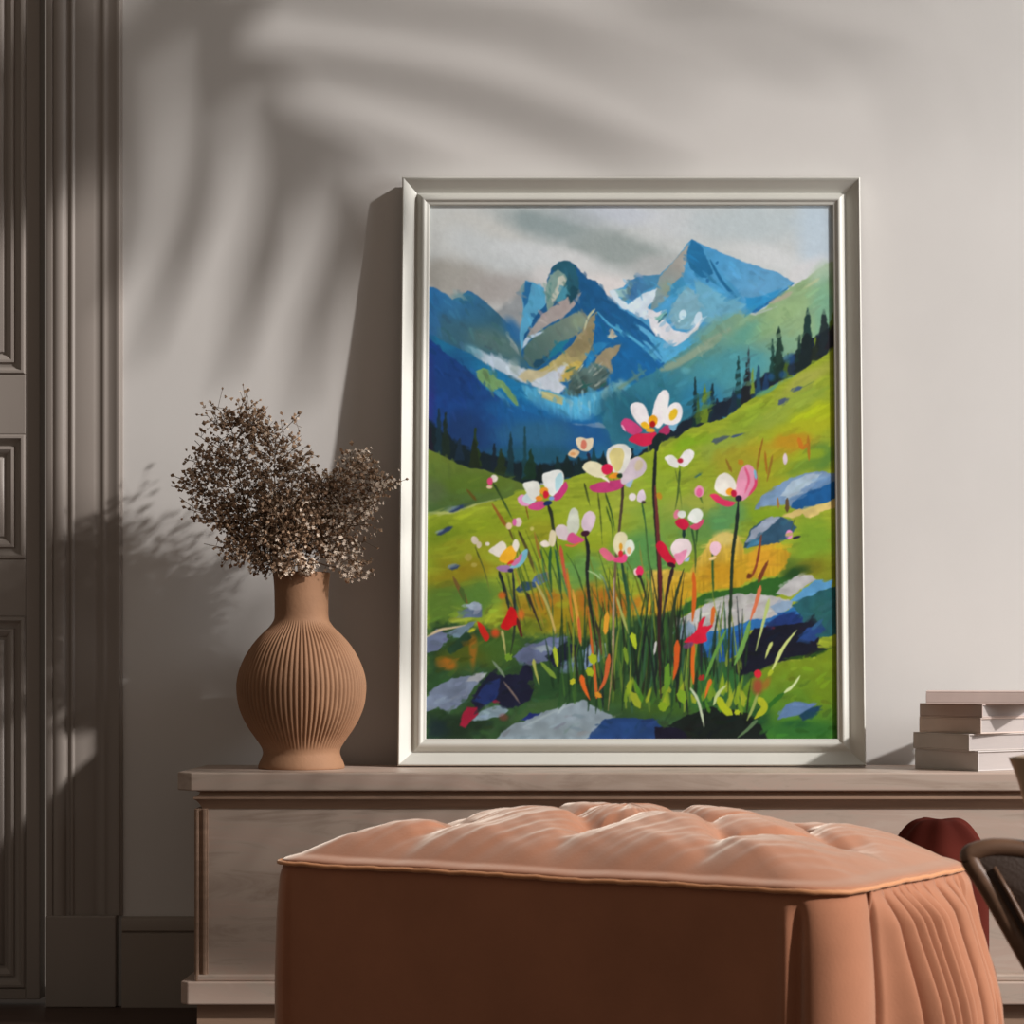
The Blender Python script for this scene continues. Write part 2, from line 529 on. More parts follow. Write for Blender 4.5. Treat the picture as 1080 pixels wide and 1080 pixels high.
    # right shoulder and peak
    poly([(645, 306), (659, 301), (665, 294), (680, 289), (697, 288), (715, 270), (726, 254), (731, 250), (745, 257), (765, 266), (785, 275), (805, 281), (820, 285), (838, 297), (825, 310), (805, 324), (780, 334), (750, 352), (722, 374), (702, 384), (694, 352), (676, 336), (655, 324)],
         (72, 146, 190), 1.1, .8)
    poly([(660, 306), (667, 293), (680, 289), (698, 288), (696, 298), (680, 306), (669, 316), (664, 312)], (60, 110, 156), 1.4, 1, (70, 130, 165), (665, 310, 690, 290))
    poly([(656, 316), (662, 303), (668, 294), (667, 306), (663, 316)], (100, 128, 128), 2, 1, op=.8)
    poly([(690, 312), (697, 290), (715, 270), (727, 255), (726, 272), (721, 290), (708, 310), (696, 322), (688, 326)], (158, 154, 146), 1.5, 1, (118, 146, 150), (718, 275, 694, 320))
    blob(705, 302, 8, 8, (130, 145, 120), .6)
    poly([(726, 262), (731, 250), (741, 257), (747, 272), (753, 286), (746, 292), (737, 290), (729, 280), (725, 272)], (36, 112, 160), 1.4, 1.2, (32, 102, 145), (730, 255, 748, 285))
    poly([(745, 257), (765, 266), (805, 281), (820, 285), (838, 297), (797, 328), (788, 318), (772, 296), (755, 278)], (74, 148, 194), 1.4, 1, (92, 152, 190), (760, 265, 800, 300))
    poly([(786, 312), (800, 312), (826, 302), (815, 314), (804, 323), (796, 328), (788, 325)], (44, 136, 186), 2.5, 1)
    stroke([(794, 328), (815, 315), (836, 298)], 3, 2, (34, 100, 152), 1.4)
    stroke([(750, 272), (758, 288), (766, 300), (777, 312)], 2.5, 4.5, (30, 98, 140), 1.5)
    ell(757, 275, 1.6, 2.2, (36, 104, 150), 30)
    poly([(733, 292), (748, 300), (768, 312), (788, 320), (776, 332), (756, 342), (742, 338), (735, 318)], (102, 162, 186), 2, 1.2)
    stroke([(742, 284), (752, 294), (762, 302)], 3, 2, (50, 122, 165), 1.5)
    ell(747, 294, 2, 2.5, (40, 105, 150))
    poly([(711, 318), (724, 300), (733, 304), (739, 320), (739, 336), (728, 347), (714, 346), (706, 332)], (120, 166, 182), 2, 1.2)
    poly([(708, 300), (720, 290), (726, 300), (716, 312), (710, 322)], (62, 140, 180), 1.6, 1)
    # snow
    poly([(644, 305), (652, 304), (660, 306), (654, 312), (664, 320), (668, 316), (680, 308), (694, 303), (692, 314), (684, 322), (686, 337), (672, 331), (658, 324), (648, 314)], (202, 216, 226), 1.4, 1.2)
    poly([(650, 304), (662, 303), (663, 312), (654, 312)], (140, 178, 180), 2, 1)
    poly([(683, 324), (694, 328), (704, 325), (703, 337), (712, 347), (724, 350), (734, 344), (740, 328), (741, 334), (736, 347), (725, 357), (716, 364), (710, 365), (702, 358), (693, 353), (686, 342)], (212, 212, 216), 1.3, 1.2)
    poly([(692, 336), (703, 326), (705, 332), (698, 338)], (122, 178, 172), 1.3, .6)
    stroke([(695, 340), (705, 329)], 1.2, 3, (45, 100, 115), 1.2)
    ell(721, 331, 4, 5.5, (190, 214, 226), 15)
    ell(718, 338, 2, 2, (170, 205, 215))
    ell(736.5, 334, 3.2, 7, (190, 212, 224), 20)
    poly([(698, 382), (704, 368), (716, 364), (742, 346), (772, 330), (760, 344), (735, 364), (712, 380)], (74, 160, 200), 2, 1)
    stroke([(673, 342), (686, 352), (698, 366)], 4.5, 6, (88, 162, 202), 1.4)
    stroke([(679, 358), (690, 368), (700, 380)], 2.5, 4.5, (84, 160, 200), 1.4)
    poly([(686, 352), (700, 358), (712, 366), (722, 362), (712, 378), (702, 382), (694, 368)], (82, 164, 204), 2, 1)
    # pale green hill
    poly([(885, 270), (872, 276), (862, 283), (850, 292), (838, 299), (824, 308), (808, 323), (797, 331), (775, 330), (755, 345), (735, 360), (715, 374), (696, 388), (672, 403), (650, 420), (636, 440), (650, 475), (740, 475), (800, 430), (885, 375)],
         (140, 168, 124), 2, 1.5, (50, 116, 136), (800, 318, 735, 425), tex=.05)
    blob(868, 286, 14, 10, (176, 190, 168), .8, -40)
    blob(870, 330, 14, 40, (116, 164, 136), .8)
    blob(790, 350, 22, 10, (88, 150, 134), .8, -30)
    blob(760, 342, 28, 8, (112, 150, 128), .8, -25)
    blob(820, 335, 30, 10, (142, 172, 120), .7, -35)
    blob(700, 425, 46, 26, (44, 112, 132), .8)
    blob(665, 440, 24, 24, (34, 92, 112), .8)
    blob(760, 390, 40, 18, (66, 142, 156), .7, -25)
    blob(790, 392, 30, 14, (70, 150, 165), .6, -30)
    blob(745, 420, 22, 18, (42, 120, 160), .7)
    stroke([(698, 390), (720, 380), (742, 366), (770, 346)], 8, 10, (140, 156, 132), 4, op=.85)
    stroke([(720, 388), (735, 380), (750, 376)], 6, 4, (70, 130, 130), 3, op=.7)
    stroke([(650, 412), (668, 400), (682, 390)], 4, 3, (108, 136, 112), 3, op=.7)
    stroke([(812, 318), (826, 312), (836, 306)], 4, 5, (172, 160, 142), 2.5, op=.8)
    stroke([(792, 331), (806, 327), (820, 322)], 2.5, 1.5, (168, 180, 170), 1.6, op=.8)
    stroke([(846, 304), (858, 296), (864, 292)], 2, 4, (176, 182, 142), 2, op=.8)
    blob(724, 390, 5, 4, (100, 170, 178), .6)
    # left forest
    poly([(450, 440), (458, 444), (472, 456), (488, 468), (505, 476), (530, 483), (560, 490), (590, 488), (615, 484), (645, 482), (668, 474), (672, 488), (640, 500), (560, 512), (500, 502), (450, 482)], (20, 34, 40), 3, 2.5)
    for x, a, b, h, c in ((456, 448, 478, 7, (28, 26, 40)), (466, 430, 480, 5, (24, 46, 56)), (473, 436, 482, 6, (28, 42, 34)), (488, 462, 486, 6, (26, 44, 60)), (504, 452, 492, 6, (38, 56, 24)),
                          (503, 462, 494, 7, (30, 40, 26)), (524, 468, 498, 5, (22, 34, 44)), (531, 474, 500, 7, (34, 48, 28)), (541, 456, 502, 5, (24, 50, 56)), (556, 450, 505, 4, (26, 62, 68)), (562, 474, 506, 8, (24, 50, 34)),
                          (572, 488, 508, 5, (18, 30, 30)), (590, 482, 504, 6, (22, 44, 44)), (600, 480, 503, 7, (20, 36, 36)), (612, 482, 502, 8, (20, 38, 40)), (628, 472, 498, 5, (22, 60, 66)), (638, 476, 496, 6, (18, 36, 40)), (648, 478, 494, 7, (20, 40, 46))):
        conifer(x, a, b, h, c)
    # right forest
    poly([(660, 490), (690, 466), (706, 454), (725, 442), (742, 434), (770, 418), (790, 404), (806, 396), (822, 384), (838, 372), (850, 360), (866, 350), (885, 336), (885, 365), (850, 388), (812, 408), (780, 430), (745, 450), (710, 468), (680, 486)], (24, 34, 46), 2, 2.2)
    for x, a, b, h, c in ((734, 398, 450, 4, (20, 44, 46)), (737, 415, 448, 3, (60, 90, 40)), (744, 405, 446, 4.5, (108, 132, 34)), (752, 404, 446, 4.5, (22, 44, 52)), (765, 420, 440, 6, (22, 34, 48)), (757, 420, 446, 7, (22, 34, 48)),
                          (779, 374, 432, 5.5, (22, 54, 54)), (774, 410, 436, 6, (24, 44, 60)), (790, 364, 426, 3.5, (48, 54, 60)), (788, 382, 428, 6, (26, 30, 34)), (794, 388, 416, 3, (116, 138, 44)), (800, 384, 418, 4, (30, 70, 96)),
                          (808, 394, 412, 5, (30, 60, 96)), (815, 357, 402, 4.5, (24, 56, 50)), (822, 342, 400, 8, (24, 48, 40)), (831, 372, 398, 5, (74, 98, 32)), (836, 374, 396, 6, (30, 44, 60)), (843, 352, 392, 6, (24, 46, 42)),
                          (852, 323, 390, 9, (20, 46, 46)), (851, 350, 392, 14, (22, 34, 36)), (860, 355, 384, 5, (110, 130, 40)), (862, 356, 380, 9, (26, 34, 32)), (869, 325, 374, 8, (28, 38, 42)), (878, 328, 352, 5, (90, 112, 36)), (878, 342, 368, 10, (34, 32, 38))):
        conifer(x, a, b, h, c)
    for x, y, r in ((813, 397, 4), (826, 395, 4), (833, 378, 5), (780, 418, 3)):
        blob(x, y, r, r, (34, 84, 140), .6)
    # back left hill
    poly([(450, 472), (458, 475), (470, 481), (485, 489), (500, 494), (515, 496), (530, 502), (545, 507), (558, 512), (556, 520), (530, 530), (500, 538), (450, 546)], (98, 116, 44), 1.2, .8, (70, 98, 48), (480, 485, 470, 535))
    blob(505, 510, 36, 10, (86, 112, 34), .6)
    blob(460, 520, 12, 14, (84, 96, 66), .6)
    # meadow
    poly([(450, 543), (466, 540), (482, 541), (500, 534), (520, 529), (534, 526), (548, 520), (575, 512), (600, 505), (612, 501), (640, 492), (668, 484), (690, 474), (704, 464), (716, 462), (728, 452), (748, 446), (766, 440), (785, 426), (815, 407), (838, 396), (862, 380), (885, 362), (885, 785), (450, 785)],
         (142, 156, 42), 1.3, 1.4, tex=.09, streak='h')
    for b in ((500, 556, 55, 14, (128, 146, 30), .8, -6), (470, 580, 30, 26, (102, 124, 28), .8, 0), (500, 580, 45, 14, (142, 146, 34), .8, -10), (480, 610, 36, 18, (130, 118, 24), .9, -20),
              (510, 600, 26, 10, (138, 122, 26), .7, 0), (470, 640, 26, 24, (80, 112, 42), .9, 0), (510, 630, 26, 18, (78, 116, 48), .9, -30), (600, 560, 50, 26, (142, 158, 32), .8, 0),
              (575, 560, 18, 12, (140, 134, 34), .6, 0), (640, 545, 45, 20, (150, 168, 50), .8, 0), (700, 520, 34, 30, (138, 164, 48), .8, 0), (660, 525, 18, 24, (152, 165, 60), .7, 0), (690, 560, 30, 26, (122, 154, 60), .8, 0),
              (680, 590, 34, 26, (82, 138, 74), .9, 0), (610, 600, 26, 18, (88, 140, 76), .8, 0), (590, 586, 20, 12, (104, 140, 30), .7, 0), (740, 535, 30, 20, (150, 158, 66), .8, 0), (740, 560, 26, 20, (86, 132, 68), .85, 0),
              (715, 480, 26, 14, (136, 166, 30), .8, -20), (760, 470, 34, 14, (138, 156, 60), .8, -15), (730, 465, 20, 8, (122, 160, 30), .9, -10), (790, 440, 26, 10, (124, 150, 42), .7, -30), (850, 400, 30, 8, (160, 160, 74), .8, -32),
              (835, 430, 40, 14, (138, 156, 58), .8, -30), (862, 440, 30, 14, (160, 172, 26), .95, -15), (840, 455, 40, 10, (162, 164, 32), .85, -15), (815, 475, 44, 12, (166, 148, 36), .9, -8), (832, 466, 20, 8, (176, 132, 28), .9, -5),
              (780, 490, 22, 14, (152, 146, 40), .8, 0), (815, 500, 20, 18, (150, 150, 34), .8, 0), (868, 482, 20, 14, (84, 124, 50), .9, -20), (840, 495, 20, 8, (104, 134, 44), .8, -20), (850, 480, 20, 5, (152, 168, 30), .6, -10),
              (810, 545, 22, 12, (120, 150, 32), .9, 0), (768, 545, 16, 22, (84, 138, 82), .9, 0), (860, 570, 26, 22, (112, 146, 40), .9, 0), (870, 600, 16, 16, (120, 124, 28), .8, 0), (848, 600, 20, 8, (112, 104, 24), .7, -10),
              (830, 600, 14, 12, (70, 98, 34), .8, 0)):
        blob(b[0], b[1], b[2], b[3], b[4], b[5], b[6], .4)
    stroke([(455, 541), (478, 541), (500, 534), (530, 526)], 3, 2, (178, 184, 120), 2, op=.8)
    stroke([(800, 415), (812, 411), (822, 404)], 4, 3, (80, 150, 130), 2.5, op=.8)
    # lower ground
    poly([(450, 660), (480, 655), (520, 662), (560, 668), (620, 668), (680, 650), (715, 648), (760, 690), (800, 700), (840, 700), (885, 690), (885, 785), (450, 785)], (44, 72, 40), 10, 5, tex=.25)
    for b in ((560, 640, 26, 16, (150, 122, 30), .9, 0), (590, 650, 30, 16, (150, 124, 24), .9, 0), (575, 632, 20, 8, (168, 112, 30), .8, 0), (645, 632, 26, 14, (164, 98, 26), .9, 0), (625, 640, 10, 18, (172, 100, 28), .8, 0),
              (610, 660, 20, 10, (118, 112, 26), .8, 0), (660, 640, 12, 12, (164, 100, 30), .8, 0), (677, 634, 10, 9, (186, 116, 30), .8, 0), (500, 690, 28, 14, (76, 86, 22), .9, 0), (530, 680, 20, 22, (62, 92, 34), .9, 0),
              (475, 700, 10, 6, (164, 98, 26), .9, 0), (502, 690, 4, 18, (150, 96, 28), .8, 0), (465, 720, 14, 16, (40, 72, 40), .8, 0), (560, 660, 16, 10, (92, 106, 30), .8, 0), (600, 730, 46, 26, (36, 68, 36), .85, 0), (570, 748, 30, 10, (60, 88, 48), .8, -20),
              (640, 720, 40, 30, (40, 66, 32), .8, 0), (700, 700, 40, 46, (42, 74, 38), .8, 0), (700, 740, 60, 14, (60, 92, 30), .8, 0), (750, 720, 40, 24, (44, 98, 46), .8, 0), (490, 765, 40, 14, (26, 42, 28), .9, 0), (462, 768, 14, 12, (24, 40, 44), .8, 0)):
        blob(b[0], b[1], b[2], b[3], b[4], b[5], b[6], .5)
    # golden bank
    poly([(672, 648), (682, 622), (690, 602), (706, 600), (728, 604), (742, 580), (752, 566), (766, 561), (780, 566), (786, 584), (800, 576), (820, 571), (834, 584), (826, 600), (818, 608), (796, 610), (780, 620), (756, 622), (735, 626), (716, 642), (690, 650)],
         (204, 178, 88), 2.5, 2.2, (184, 144, 34), (740, 575, 752, 605), streak='v', tex=.14)
    blob(765, 568, 12, 7, (206, 186, 106), .9)
    blob(805, 590, 14, 14, (206, 150, 40), .9)
    blob(760, 605, 22, 10, (190, 140, 30), .8)
    blob(697, 622, 8, 18, (188, 160, 66), .7)
    poly([(714, 648), (728, 634), (752, 624), (780, 620), (800, 612), (826, 608), (838, 600), (846, 606), (834, 622), (812, 632), (780, 628), (750, 634), (722, 650)], (44, 92, 34), 2, 2)
    blob(840, 604, 14, 6, (32, 62, 28), .8, -20)
    # rocks on the right
    R_ = [([(796, 538), (804, 522), (818, 513), (834, 504), (850, 499), (866, 498), (885, 500), (885, 527), (862, 530), (846, 538), (830, 533), (814, 534)], (112, 138, 168)),
          ([(822, 524), (834, 508), (850, 501), (866, 500), (860, 508), (846, 516), (836, 524)], (152, 170, 184)),
          ([(836, 530), (848, 522), (862, 514), (870, 508), (885, 508), (885, 528), (862, 533), (845, 539), (834, 536)], (26, 86, 140)),
          ([(852, 518), (862, 508), (876, 503), (878, 508), (864, 516)], (92, 124, 160)),
          ([(827, 545), (840, 538), (846, 538), (860, 533), (872, 530), (885, 524), (885, 534), (866, 540), (854, 548), (846, 542), (836, 547)], (206, 182, 110)),
          ([(785, 578), (790, 562), (800, 551), (812, 546), (826, 546), (836, 550), (840, 557), (832, 569), (818, 573), (800, 576)], (44, 76, 98)),
          ([(787, 572), (793, 560), (804, 550), (814, 545), (822, 546), (808, 560), (796, 570)], (142, 152, 168)),
          ([(788, 578), (794, 570), (800, 568), (804, 574)], (64, 118, 148)),
          ([(818, 626), (831, 613), (845, 605), (856, 607), (860, 611), (846, 620), (834, 630)], (172, 170, 168)),
          ([(832, 634), (846, 622), (860, 612), (878, 611), (876, 620), (862, 626), (850, 636)], (86, 146, 188)),
          ([(830, 640), (850, 630), (868, 622), (885, 618), (885, 668), (866, 672), (846, 660)], (34, 84, 90)),
          ([(710, 657), (728, 646), (752, 633), (770, 627), (800, 626), (816, 629), (832, 632), (836, 640), (820, 650), (806, 656), (788, 656), (766, 664), (740, 670), (716, 670)], (172, 170, 166)),
          ([(812, 640), (822, 632), (836, 634), (834, 642), (820, 650)], (128, 150, 172)),
          ([(710, 668), (716, 658), (728, 655), (736, 662), (732, 671), (720, 674)], (128, 148, 166)),
          ([(732, 672), (756, 664), (776, 660), (792, 653), (810, 652), (836, 640), (846, 650), (846, 660), (812, 662), (792, 664), (774, 684), (748, 692), (734, 686)], (42, 104, 164)),
          ([(740, 690), (756, 682), (770, 668), (786, 660), (780, 690), (760, 698)], (30, 78, 140)),
          ([(806, 658), (830, 644), (846, 650), (848, 660), (826, 664)], (28, 50, 106)),
          ([(772, 700), (782, 680), (796, 662), (820, 660), (848, 656), (858, 648), (862, 656), (856, 664), (864, 672), (862, 682), (874, 684), (862, 692), (830, 695), (800, 706), (778, 712)], (20, 22, 36)),
          ([(840, 676), (850, 662), (866, 656), (870, 664), (858, 676)], (34, 62, 116)),
          ([(822, 694), (850, 690), (878, 682), (870, 690), (850, 695)], (40, 70, 24))]
    for p, c in R_:
        poly(p, c, 1.3, 1.5, tex=.1)
    blob(866, 645, 12, 14, (38, 90, 84), .7)
    ell(832, 564, 4, 5, (212, 132, 180), 10)
    stroke([(836, 568), (844, 566)], 3, 2, (40, 30, 52))
    ell(812, 661, 5, 1.6, (92, 34, 52), 15, op=.8)
    poly([(786, 720), (806, 704), (830, 697), (858, 693), (885, 678), (885, 785), (780, 785), (776, 750)], (112, 134, 28), 3, 2.5, (60, 112, 36), (830, 700, 830, 770), tex=.08)
    blob(868, 730, 16, 22, (104, 126, 22), .7)
    blob(840, 768, 40, 10, (44, 98, 40), .9)
    blob(800, 755, 16, 14, (28, 66, 36), .8)
    poly([(820, 757), (828, 742), (838, 738), (848, 740), (860, 742), (850, 750), (838, 754)], (84, 112, 148), 1.4, 1)
    poly([(842, 753), (856, 744), (866, 743), (858, 754), (846, 759)], (24, 58, 78), 1.8, 1)
    blob(838, 762, 14, 4, (30, 80, 40), .8)
    # rocks on the left
    for p, c in (([(483, 652), (494, 642), (505, 638), (511, 641), (511, 651), (500, 652)], (90, 106, 128)), ([(495, 638), (503, 635), (511, 637), (510, 642), (500, 644)], (152, 166, 182)),
                 ([(450, 674), (464, 664), (474, 668), (476, 674), (466, 685), (450, 688)], (98, 108, 134)), ([(474, 668), (488, 660), (506, 655), (496, 665), (488, 673)], (96, 116, 130)), ([(488, 672), (496, 664), (500, 672), (490, 682), (478, 690), (474, 684)], (34, 60, 40)),
                 ([(544, 692), (554, 682), (568, 678), (580, 672), (602, 671), (599, 678), (588, 686), (580, 696), (562, 700), (550, 698)], (92, 102, 130)), ([(562, 682), (580, 680), (586, 684), (574, 688)], (126, 138, 148)),
                 ([(580, 694), (590, 682), (600, 676), (612, 680), (618, 682), (606, 690), (594, 701), (585, 703)], (24, 28, 46)), ([(594, 706), (600, 696), (612, 688), (624, 680), (632, 676), (644, 678), (642, 692), (622, 704), (606, 709)], (106, 126, 152)),
                 ([(618, 688), (630, 676), (642, 678), (640, 688), (628, 694)], (136, 152, 162)),
                 ([(450, 738), (462, 724), (480, 714), (500, 712), (512, 708), (510, 716), (502, 726), (496, 736), (485, 746), (478, 749), (466, 745), (450, 750)], (106, 118, 138)), ([(494, 718), (504, 709), (516, 710), (508, 718)], (146, 150, 154)),
                 ([(500, 738), (506, 726), (516, 715), (520, 708), (532, 712), (550, 710), (556, 698), (562, 704), (566, 720), (562, 736), (550, 744), (536, 746), (522, 738), (508, 748)], (24, 26, 46)), ([(503, 736), (516, 720), (530, 714), (528, 732), (514, 744)], (30, 44, 90)),
                 ([(499, 759), (510, 748), (525, 742), (535, 744), (541, 748), (530, 754), (515, 758)], (116, 136, 146)), ([(549, 759), (562, 751), (576, 751), (568, 759)], (30, 42, 104)),
                 ([(518, 785), (540, 764), (558, 758), (580, 748), (605, 740), (618, 737), (630, 744), (642, 752), (650, 754), (640, 766), (628, 773), (618, 785)], (126, 140, 148)),
                 ([(616, 785), (626, 770), (640, 757), (668, 756), (690, 757), (700, 766), (700, 785)], (30, 58, 104)), ([(692, 766), (714, 764), (740, 770), (740, 785), (692, 785)], (20, 18, 34)),
                 ([(704, 764), (722, 754), (750, 744), (788, 750), (802, 764), (814, 785), (734, 785), (720, 768)], (18, 26, 22))):
        poly(p, c, 1.4, 1.6, tex=.12)
    blob(590, 768, 40, 8, (112, 124, 128), .6)
    stroke([(555, 765), (585, 750), (612, 739)], 2.5, 2, (150, 164, 168), 2, op=.7)
    poly([(488, 764), (492, 750), (496, 745), (506, 745), (508, 752), (500, 759), (494, 766)], (142, 26, 50), 1.6, 1)
    ell(526, 739, 4, 1.8, (120, 30, 56), 10)
    blob(534, 755, 5, 4, (120, 60, 54), .6)
    stroke([(454, 671), (468, 664), (480, 662), (494, 659)], 3, 1.6, (196, 176, 140), 1.5)
    stroke([(478, 655), (488, 654), (500, 653)], 4, 2, (150, 168, 60), 2)
    stroke([(497, 666), (504, 663)], 3, 4, (172, 172, 40), 2)
    for x0, y0, x1, y1 in ((478, 540, 496, 532), (465, 564, 480, 556), (478, 600, 487, 597)):
        stroke([(x0, y0), (x1, y1)], 4, 5, (46, 62, 92), 2)
        stroke([(x0 - 2, y0 - 2), (x0 + 6, y0 - 5)], 3, 2, (130, 150, 160), 2, op=.7)
    for p, a, b, c in (([(752, 466), (770, 460)], 6, 3, (76, 92, 92)), ([(772, 461), (786, 457)], 3, 1, (60, 80, 110)), ([(822, 426), (832, 420)], 8, 5, (70, 84, 104)), ([(834, 412), (846, 408)], 4, 5, (66, 84, 110)), ([(846, 409), (858, 402)], 1, 1.5, (110, 128, 60)),
                       ([(733, 504), (741, 499)], 2, 3, (38, 84, 100))):
        stroke(p, a, b, c, 1.6)
    # blue shadowed stones in the grass
    poly([(545, 622), (554, 614), (566, 614), (574, 608), (580, 606), (568, 620), (552, 626)], (46, 72, 96), 1.5, 1)
    poly([(563, 613), (568, 606), (580, 603), (580, 612), (572, 618)], (84, 112, 160), 1.4, .8)
    dabs(420, (456, 275, 700, 440), 52, 13, 4, 13, .6, 26, 1)
    dabs(160, (640, 255, 836, 380), 40, 13, 4, 9, .6, 30, 2)
    dabs(170, (690, 300, 882, 440), -34, 16, 5, 8, .55, 12, 3)
    dabs(120, (456, 400, 700, 500), 82, 16, 4, 9, .5, 8, 4)
    dabs(520, (456, 500, 882, 660), -14, 16, 4.5, 11, .55, 16, 5)
    dabs(160, (700, 400, 882, 520), -30, 20, 5, 10, .55, 10, 6)
    dabs(520, (454, 640, 882, 777), -20, 13, 4.5, 18, .6, 40, 7, 0)
    # grass
    g = random.Random(5)
    pal = [(38, 74, 36), (26, 50, 28), (24, 34, 26), (30, 62, 34), (22, 30, 30), (60, 96, 40), (34, 34, 24), (92, 116, 40), (48, 84, 60), (130, 146, 50)]
    for k in range(190):
        x = g.uniform(585, 790) if k % 3 else g.uniform(630, 720)
        yb = g.uniform(690, 752)
        h = g.uniform(26, 80) if k % 3 else g.uniform(60, 110)
        s = g.uniform(-.18, .18) * h
        stroke([(x, yb), (x + s * .4, yb - h * .5), (x + s, yb - h)], g.uniform(2, 4), .8, g.choice(pal), 1.1, op=.8)
    for k in range(36):
        x = g.uniform(655, 800)
        yb = g.uniform(725, 752)
        stroke([(x, yb), (x + g.uniform(-8, 8), yb - g.uniform(10, 26))], g.uniform(4, 8), 1.5, g.choice([(132, 156, 34), (110, 140, 36), (72, 124, 34), (150, 160, 40)]), 1.4, op=.85)
    for k in range(46):
        x = g.uniform(535, 690)
        yb = g.uniform(620, 670)
        h = g.uniform(30, 70)
        stroke([(x, yb), (x - h * .16, yb - h * .5), (x - h * g.uniform(.2, .45), yb - h)], 2.2, .8, g.choice([(64, 88, 34), (84, 92, 30), (48, 76, 40), (110, 118, 40), (150, 126, 50), (52, 104, 72)]), 1.1, op=.7)
